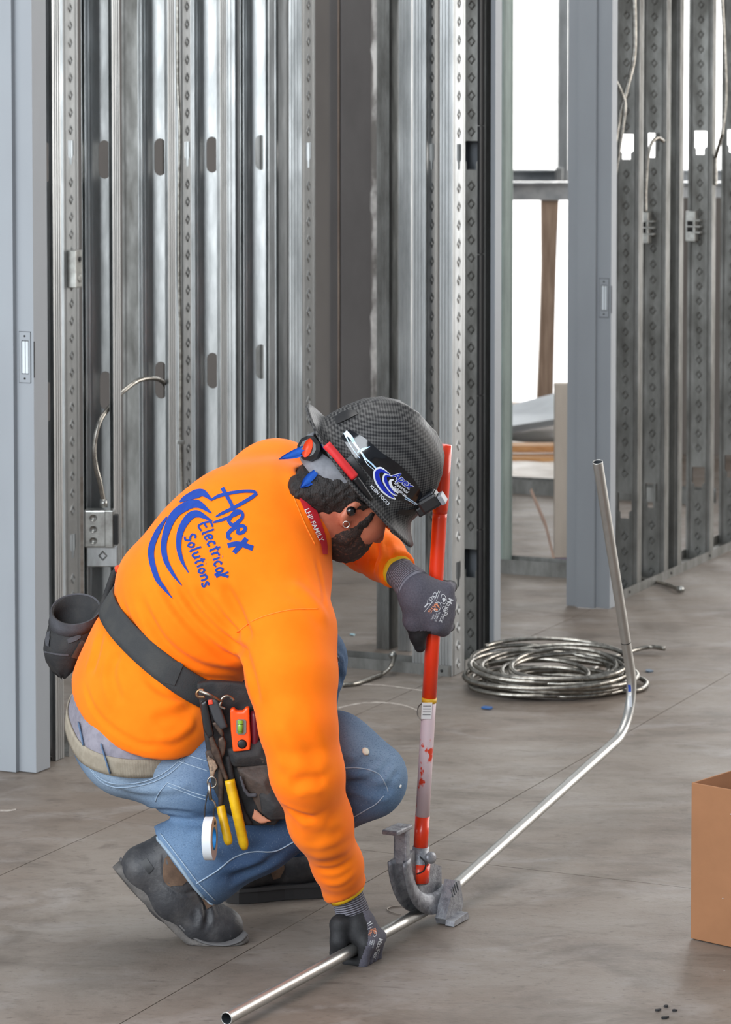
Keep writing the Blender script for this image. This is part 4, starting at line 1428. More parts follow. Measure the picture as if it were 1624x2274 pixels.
WB = (WAIST[0] - WAIST[1] * 0.022, WAIST[1])
v, f = band(pelvis_d, WB, J(300, 1610, 6.2), 0.040, 0.003, 0.004)
kb = mesh_obj('trouser_belt', v, f, M['khaki'], person); tag(kb, 'khaki webbing trouser belt')
T_KB = bvh(np.vstack([np.array(v), V, TEE[0]]), np.vstack([np.array(f), Fq + len(v), TEE[1] + len(v) + len(V)]))
def loop(p0, p1, w=10):
    d = unit(np.append(np.array(p1) - np.array(p0), 0)[:2]); n_ = np.array([-d[1], d[0]]) * w / 2
    mb = MB(); L = []
    for t in np.linspace(0, 1, 7):
        q = np.array(p0) * (1 - t) + np.array(p1) * t
        L.append(hit(T_KB, *q, 0.003, 6.05)[0])
    v, f = tube(L, 0.0055, 6, ell=0.35, up=(0, -1, 0)); mb.add(v, f)
    return mb.build('belt_loop', M['denim'], jeans, smooth=True)
loop((226, 1652), (246, 1716)); loop((178, 1606), (188, 1655))
v, f = ribbon(T_JE, [(273, 1692), (310, 1690), (345, 1684)], [(276, 1710), (312, 1706), (343, 1698)], 0.0025, 4); tag(mesh_obj('waist_patch', v, f, mat('brown_leather_patch', lin(146, 106, 72), 0.7), jeans), 'brown leather waist patch')

# ================================================================== gloves, boots, hair, things worn by the worker
CON_Z = 0.034
EA, EB = G(503, 2262, 0.026), G(962, 2012, 0.030)          # conduit axis near the camera
CDIR = unit(EB - EA)
def on_conduit(px):
    lo, hi = 0.0, np.linalg.norm(EB - EA) * 1.2
    for _ in range(50):
        m = (lo + hi) / 2
        if proj(EA + CDIR * m)[0] < px: lo = m
        else: hi = m
    return EA + CDIR * lo
HA, HB = J(930, 1960, 6.315), J(986, 985, 6.30)            # bender handle axis
HDIR = unit(HB - HA)
def on_handle(py):
    lo, hi = 0.0, 1.2
    for _ in range(50):
        m = (lo + hi) / 2
        if proj(HA + HDIR * m)[1] > py: lo = m
        else: hi = m
    return HA + HDIR * lo


def reorient(o, axis):
    R = Vector((0, 0, 1)).rotation_difference(Vector(axis)).to_matrix().to_4x4()
    c = sum((Vector(v.co) for v in o.data.vertices), Vector()) / len(o.data.vertices)
    o.data.transform(Matrix.Translation(-c)); o.data.transform(R.inverted())
    o.matrix_local = Matrix.Translation(c) @ R


M['cuff'] = mat('ribbed_knit_cuff', lin(66, 64, 73), 0.9, wave=(66, 'Z', 0.4), bdist=0.002, bump=0.8, wcol=lin(134, 132, 142))
M['yellow_hem'] = mat('yellow_glove_hem', lin(226, 178, 20), 0.8)
M['white_ink'] = mat('white_glove_ink', lin(206, 208, 212), 0.8)
M['peach_ink'] = mat('peach_glove_ink', lin(232, 150, 110), 0.8)

# ---- right glove, closed round the conduit
g = unfit(on_conduit(800)); nvec = unit(np.cross(CDIR, UP)); cvec = CDIR; zv = UP
WR = J(788, 2044, 6.10)
def rglove(P):
    d = cone(P, J(772, 1990, 6.10), WR, 0.027, 0.027)
    pal = None
    for i in range(4):
        o = cvec * (-0.032 + 0.0195 * i)
        k = g + o + nvec * (0.033 - 0.002 * abs(i - 1)) + zv * 0.016
        e = cone(P, WR + o * 0.5 - nvec * 0.004 - zv * 0.006, k, 0.0175, 0.0155)
        pal = e if pal is None else smin(pal, e, 0.018)
        p_, m_, t_ = g + o + nvec * 0.023 - zv * 0.024, g + o - nvec * 0.012 - zv * 0.0255, g + o - nvec * (0.029 - 0.002 * i) - zv * 0.002
        fg = smin(smin(cone(P, k, p_, 0.0145, 0.0115), cone(P, p_, m_, 0.0115, 0.0105), 0.005), cone(P, m_, t_, 0.0105, 0.0095), 0.005)
        pal = smin(pal, fg, 0.004)
    pal = smin(pal, ellip(P, g + nvec * 0.004 + zv * 0.045 - cvec * 0.008, np.array([nvec, cvec, zv]), (0.030, 0.038, 0.034)), 0.02)
    d = smin(d, pal, 0.02)
    th = chain(P, [WR - cvec * 0.02 - nvec * 0.012, g - cvec * 0.046 - nvec * 0.022 + zv * 0.052, g - cvec * 0.054 - nvec * 0.020 + zv * 0.022, g - cvec * 0.052 - nvec * 0.030 - zv * 0.006], [0.022, 0.019, 0.0165, 0.012], 0.012)
    d = smin(d, th, 0.012)
    return smax(d, -(np.linalg.norm((P - g.astype(np.float32)) - ((P - g.astype(np.float32)) @ cvec.astype(np.float32))[:, None] * cvec.astype(np.float32), axis=1) - 0.0125), 0.001)
V, Fq = skin(rglove, g - 0.12, g + np.array([0.12, 0.12, 0.16]), 0.0026)
Cq = V[Fq].mean(1) - g
blk = ((Cq @ (nvec * 0.85 + cvec * 0.5)) < 0.004 + 0.010 * np.sin(Cq[:, 2] * 40)) & (Cq[:, 2] < 0.082)
cut = (V - WR) @ unit(J(772, 1990, 6.1) - WR)
rg = mesh_obj('glove', V, Fq, None, person, mats=[M['knit'], M['nitrile']], midx=blk.astype(int)); tag(rg, 'grey glove with black palm gripping the conduit')
T_RG = bvh(V, Fq)
ax = unit(WR - J(768, 1978, 6.10))
def cuff_geo(a, b, ra, rb, n=24):
    path = np.array([a + (b - a) * t for t in np.linspace(0, 1, n)]); r = np.linspace(ra, rb, n) + 0.0012 * np.sin(np.linspace(0, 9, n))
    return tube(path, r, 28)
v, f = cuff_geo(J(754, 1932, 6.052), J(787, 2038, 6.10), 0.0345, 0.0335, 30); o = mesh_obj('knit_cuff', v, f, M['cuff'], rg); reorient(o, ax)
yc = J(769, 1982, 6.0745); yn = unit((0.46, 0.10, -0.88)); v, f = tube([yc - yn * 0.008, yc + yn * 0.0065], [0.0385, 0.0380], 28); mesh_obj('yellow_hem', v, f, M['yellow_hem'], rg)

# ---- left glove on the bender handle, back of the hand to us
g2 = on_handle(1345); xv = np.array([1.0, 0, 0]); xv = unit(xv - HDIR * (xv @ HDIR)); vv = -np.cross(HDIR, xv)
if vv[1] > 0: vv = -vv
WL = J(924, 1310, 6.262)
def lglove(P):
    d = cone(P, J(884, 1268, 6.30), WL, 0.026, 0.031)
    pal = None
    for i in range(4):
        a = HDIR * (0.040 - 0.0275 * i)
        k = g2 + a + vv * (0.026 + 0.003 * (i in (1, 2))) + xv * (0.022 + 0.005 * (i in (1, 2)) - 0.0005 * i)
        s = WL + unit(J(880, 1300, 6.26) - J(905, 1270, 6.26)) * (-0.012 + 0.008 * i)
        e = cone(P, s, k, 0.021, 0.0165); pal = e if pal is None else smin(pal, e, 0.02)
        p_, m_, t_ = g2 + a * 1.02 + xv * 0.033 - vv * 0.010, g2 + a * 1.02 + xv * 0.006 - vv * 0.030, g2 + a - xv * 0.022 - vv * 0.022
        fg = smin(smin(cone(P, k, p_, 0.015, 0.0125), cone(P, p_, m_, 0.012, 0.011), 0.005), cone(P, m_, t_, 0.011, 0.010), 0.005)
        pal = smin(pal, fg, 0.005)
    pal = smin(pal, cone(P, J(930, 1330, 6.262), J(955, 1352, 6.262), 0.032, 0.028), 0.02)
    pal = smin(pal, cone(P, J(960, 1340, 6.262), J(968, 1385, 6.262), 0.028, 0.022), 0.02)
    d = smin(d, pal, 0.025)
    d = smin(d, chain(P, [J(922, 1338, 6.262), J(917, 1378, 6.266), J(928, 1412, 6.276), J(933, 1436, 6.283)], [0.026, 0.019, 0.0155, 0.0125], 0.012), 0.02)
    q = P - g2.astype(np.float32)
    return smax(d, -(np.linalg.norm(q - (q @ HDIR.astype(np.float32))[:, None] * HDIR.astype(np.float32), axis=1) - 0.0165), 0.001)
V, Fq = skin(lglove, g2 - np.array([0.14, 0.12, 0.13]), g2 + np.array([0.10, 0.12, 0.13]), 0.0026)
Cq = V[Fq].mean(1); zthumb = J(925, 1398, 6.27)[2]
blk = (((Cq - g2) @ vv) < 0.002) | ((Cq[:, 2] < zthumb) & (Cq[:, 0] < g2[0] - 0.008)) | ((Cq[:, 2] < J(980, 1405, 6.27)[2]) & (((Cq - g2) @ vv) < 0.018) & (Cq[:, 0] > g2[0]))
lg = mesh_obj('glove', V, Fq, None, person, mats=[M['knit'], M['nitrile']], midx=blk.astype(int)); tag(lg, 'grey glove with white and peach print gripping the bender handle')
T_LG = bvh(V, Fq)
v, f = cuff_geo(J(870, 1255, 6.332), J(921, 1303, 6.262), 0.0325, 0.0375, 30); o = mesh_obj('knit_cuff', v, f, M['cuff'], lg); reorient(o, unit(J(921, 1303, 6.262) - J(882, 1266, 6.305)))
v, f = tube([J(880, 1264, 6.312), J(886, 1269.5, 6.302)], [0.0345, 0.0350], 28); mesh_obj('yellow_hem', v, f, M['yellow_hem'], lg)
# print on the back of the left hand (runs down its length)
def prn(parent, tree, name, material, items, near):
    mb = MB()
    for it in items:
        if it[0] == 't': v, f = text_px(tree, it[1], it[2], it[3], it[4], it[5], 0.0009, near, bold=0.012)
        else: v, f = stroke(tree, it[1], it[2], 0.0009, 4, near)
        mb.add(v, f)
    o = mb.build(name, material, parent); o['kind'] = 'stuff'; return o
prn(lg, T_LG, 'white_print', M['white_ink'], [
    ('t', 'MaxiFlex', 997, 1327, 113, 16), ('t', 'ULTIMATE', 975, 1358, 114, 5), ('t', '34-874', 969, 1361, 114, 5), ('t', '10(XL)', 963, 1363, 114, 5),
    ('t', 'CE', 964, 1314, 114, 12), ('s', [(956, 1326), (960, 1330), (957, 1334), (953, 1330), (956, 1326)], 1.2),
    ('s', [(974, 1312), (965, 1333)], 1.2), ('s', [(977, 1313), (969, 1334)], 1.0),
    ('s', [(979, 1338), (987, 1341), (991, 1333), (987, 1322), (981, 1321), (979, 1328)], 1.3), ('s', [(983, 1329), (988, 1331), (985, 1336), (983, 1329)], 3),
    ('s', [(952, 1330), (958, 1334), (957, 1341), (950, 1339), (950, 1333)], 1.2), ('s', [(963, 1334), (943, 1358)], 1.2), ('s', [(950, 1340), (943, 1348)], 3),
    ('s', [(966, 1338), (976, 1338), (979, 1348), (973, 1357), (966, 1357), (964, 1352)], 1.4), ('s', [(986, 1346), (990, 1352), (986, 1356), (982, 1349), (986, 1346)], 1.2)], 6.25)
prn(lg, T_LG, 'peach_print', M['peach_ink'], [('t', 'ATG', 965, 1341, 132, 11)] + [('s', [(967 + 2.2 * k, 1342 + 1.2 * k), (972 + 1.2 * k, 1341 + 3.2 * k)], 2.4) for k in range(4)] + [('s', [(964, 1352), (972, 1354)], 4)], 6.25)
prn(rg, T_RG, 'white_print', M['white_ink'], [
    ('t', 'MaxiFlex', 842, 2083, 108, 13), ('t', 'ULTIMATE', 830, 2087, 104, 4), ('t', '34-874', 826, 2087, 104, 4), ('t', '10(XL)', 822, 2088, 104, 4),
    ('s', [(816, 2052), (824, 2046)], 2), ('s', [(818, 2056), (827, 2050)], 2), ('s', [(827, 2058), (815, 2064)], 1.2), ('s', [(833, 2068), (836, 2074), (832, 2081), (828, 2078)], 1.2)], 6.06)
prn(rg, T_RG, 'peach_print', M['peach_ink'], [('t', 'ATG', 822, 2062, 105, 8)] + [('s', [(826 + 1.5 * k, 2064 + 3 * k), (834 + k, 2062 + 3.4 * k)], 2) for k in range(4)], 6.06)

# ---- boots
FH = unit((0.94, 0.34, 0)); FS = np.array([FH[1], -FH[0], 0])
def bY(x, x0, Y0): return Y0 + (x - x0) * 0.10 * Y0 / F_PX
YB = (G(480, 2103)[1] + 0.045) / KS; ZF = CAM_H * (1 - 1 / KS)
BR = [(388, 1896, .046), (320, 1927, .042), (385, 1985, .048), (440, 2040, .047), (482, 2056, .041), (505, 2058, .034)]
def rboot_d(P):
    q = [J(x, y, bY(x, 440, YB)) for x, y, _ in BR]; r = [b[2] for b in BR]
    d = smin(smin(cone(P, q[0], q[1], r[0], r[1]), cone(P, q[1], q[2], r[1], r[2]), 0.03), cone(P, q[2], q[3], r[2], r[3]), 0.03)
    d = smin(d, cone(P, q[3], q[4], r[3], r[4]), 0.02); d = smin(d, cone(P, q[4], q[5], r[4], r[5]), 0.02)
    d = smin(d, cone(P, q[0], q[2], 0.048, 0.05), 0.03)
    return d
V, Fq = skin(rboot_d, (-0.60, 5.85, -0.07), (-0.2, 6.35, 0.32), 0.0045)
V = relax(V, Fq, 1)
V = folds(V, Fq, [([(455, 2000), (462, 2030), (458, 2055)], .007, -.005), ([(440, 2010), (446, 2040), (440, 2068)], .007, .003), ([(350, 1950), (400, 1985), (440, 1975)], .004, -.003), ([(362, 1890), (365, 1930), (372, 1962)], .004, -.003)], near=6.05)
rb = mesh_obj('boot', V, Fq, M['boot'], person); tag(rb, 'worn black leather work boot with its heel raised')
T_RB = bvh(V, Fq)
def sole(parent, top, bot, yfun, wid, name='sole', material=M['sole'], grow=0.0):
    t = catmull(np.array(top, float), 6); b = catmull(np.array(bot, float), 6)
    rings = []
    n = len(t)
    for i, (p, q) in enumerate(zip(t, b)):
        s = i / (n - 1)
        w = (np.interp(s, [0, .06, .2, .45, .7, .9, 1.0], [0.034, 0.066, 0.078, 0.074, 0.102, 0.092, 0.062]) + grow) * wid
        A, B = J(p[0], p[1], yfun(p[0])), J(q[0], q[1], yfun(q[0]))
        rings.append([A - FS * w / 2, A - FS * w * 0.25, A, A + FS * w * 0.25, A + FS * w / 2, (A * .5 + B * .5) + FS * w * 0.53, B + FS * w * 0.5, B + FS * w * 0.2, B - FS * w * 0.2, B - FS * w * 0.5, (A * .5 + B * .5) - FS * w * 0.53])
    v, f = loft(rings)
    # nothing of the sole sinks into the slab
    v = [np.array([p[0], p[1], max(p[2], ZF + 0.0015)]) for p in v]
    return mesh_obj(name, v, f, material, parent)
yr = lambda x: bY(x, 440, YB)
sole(rb, [(272, 1914), (330, 1970), (388, 2046), (430, 2079), (475, 2086), (512, 2080), (540, 2066)], [(254, 1930), (306, 1992), (362, 2046), (410, 2090), (470, 2100), (512, 2094), (544, 2082)], yr, 1.0)
sole(rb, [(274, 1908), (332, 1965), (391, 2042), (432, 2075), (475, 2082), (510, 2076), (538, 2062)], [(270, 1915), (329, 1971), (387, 2047), (429, 2080), (475, 2087), (511, 2081), (541, 2067)], yr, 1.0, 'welt', mat('stitched_welt', lin(92, 90, 90), 0.8), 0.007)
v, f = ribbon(T_RB, [(384, 1890), (366, 1908), (360, 1935), (366, 1958), (378, 1968)], [(400, 1895), (412, 1912), (420, 1935), (418, 1952), (405, 1966)], 0.002, 4); mesh_obj('padded_collar', v, f, M['boot_tan'], rb)
v, f = ribbon(T_RB, [(420, 1950), (440, 1985), (458, 2020)], [(436, 1946), (458, 1990), (474, 2012)], 0.003, 4); mesh_obj('tongue', v, f, M['boot_tan'], rb)
v, f = ribbon(T_RB, [(312, 1916), (330, 1941)], [(326, 1906), (342, 1928)], 0.0025, 3); mesh_obj('heel_badge', v, f, M['black'], rb)
# left boot, flat on the slab
LB0 = unfit(G(520, 2012))
def lb(a, b, z): return LB0 + FH * a + np.array([-FS[0], -FS[1], 0]) * b + UP * z
def lboot_d(P):
    d = cone(P, lb(0.035, 0.04, 0.075), lb(0.06, 0.04, 0.17), 0.043, 0.052)
    d = smin(d, cone(P, lb(0.04, 0.04, 0.07), lb(0.16, 0.04, 0.072), 0.042, 0.044), 0.03)
    d = smin(d, cone(P, lb(0.16, 0.04, 0.072), lb(0.245, 0.04, 0.066), 0.046, 0.038), 0.03)
    return smax(d, -(P[:, 2] - LB0[2] - 0.028), 0.004)
V, Fq = skin(lboot_d, LB0 - np.array([0.06, 0.12, 0.01]), LB0 + np.array([0.36, 0.3, 0.26]), 0.0048)
lbo = mesh_obj('boot', relax(V, Fq, 1), Fq, M['boot'], person); tag(lbo, 'black leather work boot planted flat behind the other')
T_LB = bvh(V, Fq)
rings_t, rings_b = [], []
for z0, z1, nm, gr, mt in ((0.0015, 0.027, 'sole', 0.0, mat('shaded_rubber_sole', lin(52, 50, 50), 0.8)), (0.027, 0.034, 'welt', 0.006, mat('shaded_welt', lin(64, 62, 62), 0.8))):  # sole and welt colours darkened to stand for the shadow on this boot
    outl = []
    for s in np.linspace(0, 1, 15): outl.append((s * 0.295 - 0.008, 0.5 * (np.interp(s, [0, .06, .2, .45, .7, .9, 1.0], [0.03, 0.066, 0.078, 0.072, 0.1, 0.08, 0.03]) + gr)))
    poly = [(a, 0.04 - w) for a, w in outl] + [(a, 0.04 + w) for a, w in outl[::-1]]
    v, f = prism(poly, lb(0, 0, (z0 + z1) / 2), FH, np.array([-FS[0], -FS[1], 0]), UP, z1 - z0); mesh_obj(nm, v, f, mt, lbo, smooth=False)
v, f = ribbon(T_LB, [(592, 1916), (600, 1936), (606, 1952)], [(622, 1912), (632, 1926), (622, 1948)], 0.0025, 4, near=6.36); mesh_obj('padded_collar', v, f, M['boot_tan'], lbo)

# ---- hair and beard
def hair_d(P):
    d = smin(ellip(P, hp(-0.004, 0, 0.028), HAX, (0.107, 0.086, 0.112)), ellip(P, hp(-0.062, 0, -0.02), HAX, (0.048, 0.062, 0.055)), 0.04)
    d = smin(d, cone(P, hp(-0.075, 0.02, -0.03), hp(-0.10, 0.02, -0.05), 0.035, 0.03), 0.03)
    n1 = unit(HF * 1.0 - HU * 0.75)
    d = smax(d, (P - hp(0.012, 0, 0.015).astype(np.float32)) @ n1.astype(np.float32), 0.012)
    sb = ellip(P, hp(0.030, 0.066, -0.008), HAX, (0.014, 0.013, 0.036))
    d = smin(d, sb, 0.008)
    sb = ellip(P, hp(0.030, -0.066, -0.008), HAX, (0.014, 0.013, 0.036))
    d = smin(d, sb, 0.008)
    w = 0.0022 * np.sin(P[:, 0] * 260 + 3 * np.sin(P[:, 2] * 60)) * np.sin(P[:, 2] * 210 + 2 * np.sin(P[:, 1] * 90))
    return d + w
V, Fq = skin(hair_d, HC - 0.22, HC + 0.22, 0.0045)
hr = mesh_obj('hair', V, Fq, M['hair'], person); tag(hr, 'dark brown hair at the nape')
def beard_d(P):
    d = smin(ellip(P, hp(0.034, 0, -0.044), HAX, (0.074, 0.070, 0.071)), ellip(P, hp(0.068, 0, -0.080), HAX, (0.038, 0.042, 0.034)), 0.045)
    n1 = unit(HF * -1.0 + HU * 0.1)
    d = smax(d, (P - hp(0.004, 0, -0.04).astype(np.float32)) @ n1.astype(np.float32), 0.010)
    n2 = unit(HU * 1.0 - HF * 0.2)
    d = smax(d, (P - hp(0.03, 0, -0.004).astype(np.float32)) @ n2.astype(np.float32), 0.012)
    for s in (-1, 1): d = smin(d, cone(P, hp(0.030, 0.0655 * s, -0.03), hp(0.026, 0.062 * s, -0.062), 0.011, 0.014), 0.015)
    return d + 0.0016 * np.sin(P[:, 0] * 420 + 2 * np.sin(P[:, 2] * 150)) * np.sin(P[:, 2] * 380 + P[:, 1] * 300)
V, Fq = skin(beard_d, HC - 0.22, HC + 0.22, 0.004)
bd = mesh_obj('beard', V, Fq, M['beard'], person); tag(bd, 'short brown beard along the jaw')
T_HD = bvh(*BODY)
p, n_ = hit(T_HD, 779, 1134, 0.002, 6.1)
v, f = revolve([(0.002, -0.006), (0.0095, -0.004), (0.0105, 0.002), (0.007, 0.007), (0.001, 0.008)], p, n_, 16); o = mesh_obj('earbud', v, f, mat('glossy_black', lin(14, 14, 16), 0.15, coat=0.5), person)
p, n_ = hit(T_HD, 768, 1156, 0.003, 6.1)
A = np.linspace(0, 2 * math.pi, 24, endpoint=False)
v, f = tube([p + UP * (-0.006 + 0.0065 * math.sin(a)) + np.array([1, 0, 0]) * 0.0065 * math.cos(a) + np.array([0, -0.002, 0]) for a in A], 0.0011, 6, closed=True); mesh_obj('earring', v, f, mat('silver_ring', lin(226, 224, 220), 0.15, 1.0), person)
v, f = tube([hit(T_HD, x, y, 0.006, 6.1)[0] for x, y in ((752, 1098), (770, 1101), (790, 1106), (806, 1118))], 0.003, 6); mesh_obj('glasses_temple', v, f, M['black'], person)
p = hp(0.108, 0.052, -0.022)
v, f = boxg(J(868, 1166, 6.2), unit((1, 0, -0.6)), (0, 1, 0), unit((0.6, 0, 1)), 0.014, 0.03, 0.018, 0.004); mesh_obj('glasses_lens', v, f, mat('orange_lens', lin(250, 104, 30), 0.3), person)

# ---- lanyard
Vs, Fs = SHIRT
T_NK = bvh(np.vstack([Vs, BODY[0]]), np.vstack([Fs, BODY[1] + len(Vs)]))
M['red_strap'] = mat('red_lanyard_webbing', lin(190, 26, 40), 0.7, bump=0.2, bscale=500)
ly = None
v, f = ribbon(T_NK, [(652, 1070), (668, 1118), (692, 1170), (708, 1205), (714, 1232)], [(674, 1070), (694, 1118), (714, 1170), (723, 1205), (724, 1232)], 0.004, 6); ly = mesh_obj('lanyard', v, f, M['red_strap'], person); tag(ly, 'red lanyard with white lettering round the neck')
mb = MB(); v, f = text_px(T_NK, 'LHP FAMILY', 674, 1133, 66, 15, 0.0052, 6.1, bold=0.01); mb.add(v, f); mb.build('strap_lettering', mat('white_strap_ink', lin(235, 232, 230), 0.7), ly)
v, f = ribbon(T_NK, [(737, 1312), (743, 1340), (745, 1358)], [(742, 1312), (747, 1340), (748, 1358)], 0.004, 4); mesh_obj('hanging_strap', v, f, M['red_strap'], ly)

# ================================================================== hard hat
KU = unit((0.775, -0.10, 0.63)); KF = np.array((0.60, 0.34, -0.72)); KF = unit(KF - KU * (KF @ KU)); KR = np.cross(KF, KU)
KC = J(816, 1044, 6.185)
kp = lambda f, r, u: KC + KF * f + KR * r + KU * u
def carbon():
    m, N, L, P = nmat('carbon_weave_gloss')
    tc = N.new('ShaderNodeTexCoord'); sp = N.new('ShaderNodeSeparateXYZ'); L.new(tc.outputs['Object'], sp.inputs[0])
    def mth(op, a, b=None):
        n = N.new('ShaderNodeMath'); n.operation = op
        for i, q in enumerate((a, b)):
            if q is None: continue
            if isinstance(q, (int, float)): n.inputs[i].default_value = q
            else: L.new(q, n.inputs[i])
        return n.outputs[0]
    s1 = mth('SINE', mth('MULTIPLY', sp.outputs[0], 820.0)); s2 = mth('SINE', mth('MULTIPLY', sp.outputs[2], 820.0))
    s3 = mth('SINE', mth('MULTIPLY', sp.outputs[1], 500.0))
    w = mth('ADD', mth('MULTIPLY', s1, s2), mth('MULTIPLY', s3, 0.35))
    r = N.new('ShaderNodeMapRange'); r.inputs[1].default_value = -0.7; r.inputs[2].default_value = 0.9; L.new(w, r.inputs[0])
    x = N.new('ShaderNodeMix'); x.data_type = 'RGBA'; x.inputs[6].default_value = lin(34, 34, 36); x.inputs[7].default_value = lin(88, 87, 86); L.new(r.outputs[0], x.inputs[0])
    L.new(x.outputs[2], P.inputs['Base Color']); P.inputs['Roughness'].default_value = 0.46; P.inputs['Specular IOR Level'].default_value = 0.15
    P.inputs['Coat Weight'].default_value = 0.0; P.inputs['Coat Roughness'].default_value = 0.25
    return m
M['carbon'] = carbon()
M['hat_black'] = mat('satin_black_plastic', lin(26, 26, 28), 0.35)
M['decal'] = mat('gloss_black_decal', lin(14, 15, 20), 0.12, coat=0.6)
M['cyan_ink'] = mat('pale_lightning_ink', lin(150, 200, 246), 0.4, 0.0, lin(236, 246, 255), 60, 3)
M['hat_blue'] = mat('royal_blue_decal', lin(24, 44, 170), 0.3)
M['hat_white'] = mat('white_decal_ink', lin(226, 230, 238), 0.4)
hat = empty('hard_hat', KC, 'carbon-patterned full-brim hard hat with decals on the worker\'s bent head', 'hard hat')
prof = [(0.001, .158), (.2, .156), (.4, .149), (.58, .136), (.74, .114), (.86, .086), (.94, .054), (.985, .022), (1.0, .002), (1.035, -.004), (1.10, -.010), (1.19, -.014), (1.25, -.016), (1.252, -.021), (1.19, -.020), (1.08, -.016), (.985, -.008), (.96, .01), (.93, .04), (.85, .075), (.6, .115), (.3, .135), (0.001, .14)]
rings = []
NS = 72
for rf, h in prof:
    row = []
    for a in np.linspace(0, 2 * math.pi, NS, endpoint=False):
        ca, sa = math.cos(a), math.sin(a)
        e = 2.25
        k = (abs(ca) ** e + abs(sa) ** e) ** (-1 / e)
        fx, rx = 0.142 * rf * k * ca, 0.112 * rf * k * sa
        ov = max(0.0, rf - 1.0)
        fx += (0.03 * ov * ca * (1 if ca > 0 else 1.2))
        dz = -0.010 * max(0, ov / 0.2) * (ca * ca) if ca > 0 else 0.008 * max(0, ov / 0.2) * ca * ca
        ridge = 0.0045 * math.exp(-(rx / 0.012) ** 2) * (1 if 0.15 < rf < 0.9 else 0) + 0.004 * math.exp(-((abs(rx) - 0.052) / 0.007) ** 2) * (1 if 0.3 < rf < 0.9 else 0)
        row.append(kp(fx, rx, h + dz + ridge))
    rings.append(row)
v, f = loft(rings, True, True, True)
v = np.array(v)
R3 = Matrix((KF, KR, KU)).transposed().to_4x4()
def hat_part(name, v, f, material, parent=hat, smooth=True):
    o = mesh_obj(name, v, f, material, parent, smooth); return o
sh = mesh_obj('shell', v, f, M['carbon'], hat)
sh.data.transform(R3.inverted()); sh.matrix_local = R3          # object axes follow the hat so the weave does too
T_HT = bvh(v, np.array([q if len(q) == 4 else (q[0], q[1], q[2], q[2]) for q in f if len(q) == 4]))
# rear vent clip and side accessory slot
v, f = ribbon(T_HT, [(744, 930), (764, 916), (790, 913)], [(750, 944), (772, 934), (796, 922)], 0.004, 5); hat_part('vent_grille', v, f, M['hat_black'])
v, f = ribbon(T_HT, [(782, 1010), (800, 1036), (818, 1060)], [(768, 1020), (786, 1048), (804, 1074)], 0.0035, 5); hat_part('accessory_slot', v, f, M['hat_black'])
v, f = ribbon(T_HT, [(776, 954), (812, 974), (846, 1004), (884, 1030), (918, 1064), (938, 1098)], [(758, 970), (780, 1003), (803, 1034), (824, 1060), (858, 1098), (922, 1121)], 0.0012, 8, cross=8)
dc = hat_part('decal', v, f, M['decal']); tag(dc, 'gloss black decal with lightning and a blue logo')
def hat_ink(name, items, material, parent=dc, off=0.0022):
    mb = MB()
    for it in items:
        if it[0] == 't': v, f = text_px(T_HT, it[1], it[2], it[3], it[4], it[5], off, 6.15, bold=it[6], shear=it[7])
        else: v, f = stroke(T_HT, it[1], 1, off, 5, 6.15, wpts=it[2])
        mb.add(v, f)
    return mb.build(name, material, parent, smooth=True)
lg_ = hat_ink('lightning_print', [('s', [(768, 960), (780, 972), (790, 988), (802, 1004), (812, 1018), (826, 1030), (838, 1043)], [9, 8, 5, 4, 4, 3, 4]), ('s', [(766, 962), (774, 980), (786, 1000), (800, 1018)], [5, 2, 1.5, 1]),
    ('s', [(794, 1005), (806, 998), (822, 992)], [2, 6, 1]), ('s', [(806, 1012), (816, 1030), (832, 1044)], [2, 1.5, 1]), ('s', [(894, 1098), (906, 1106), (916, 1112), (926, 1119)], [2, 3, 2, 3]), ('s', [(898, 1106), (910, 1112), (922, 1120)], [1.5, 1.5, 1])], M['cyan_ink']); lg_['kind'] = 'stuff'
hat_ink('white_logo_edge', [('s', [(866, 1053), (846, 1042), (836, 1048), (838, 1066), (850, 1086), (866, 1100), (878, 1107)], [3, 11, 14, 14, 12, 9, 3]), ('s', [(868, 1056), (856, 1054), (854, 1066), (862, 1082), (872, 1094), (882, 1100)], [3, 8, 10, 9, 7, 3]), ('s', [(874, 1064), (866, 1068), (870, 1082), (884, 1094)], [3, 6, 7, 3]),
    ('t', 'Apex', 870, 1056, 38, 22, 0.07, 0.3)], M['hat_white'], off=0.0024)
hat_ink('blue_logo', [('s', [(864, 1052), (846, 1044), (837, 1050), (840, 1066), (851, 1084), (866, 1098), (875, 1104)], [1.5, 8, 10, 10, 8, 6, 1]), ('s', [(867, 1057), (857, 1056), (856, 1066), (863, 1081), (872, 1092), (880, 1098)], [1.5, 5, 7, 6, 4, 1]),
    ('t', 'Apex', 870, 1056, 38, 22, 0.02, 0.3)], M['hat_blue'], off=0.0034)
hat_ink('small_white_lettering', [('t', 'Electrical', 874, 1072, 38, 10, 0.02, 0.2), ('t', 'Solutions', 872, 1081, 38, 9, 0.02, 0.2)], M['hat_white'], off=0.0034)
hat_ink('brim_lettering', [('t', 'KLEIN TOOLS', 821, 1080, 46, 9.5, 0.03, 0.0)], M['hat_white'], parent=hat, off=0.0015)
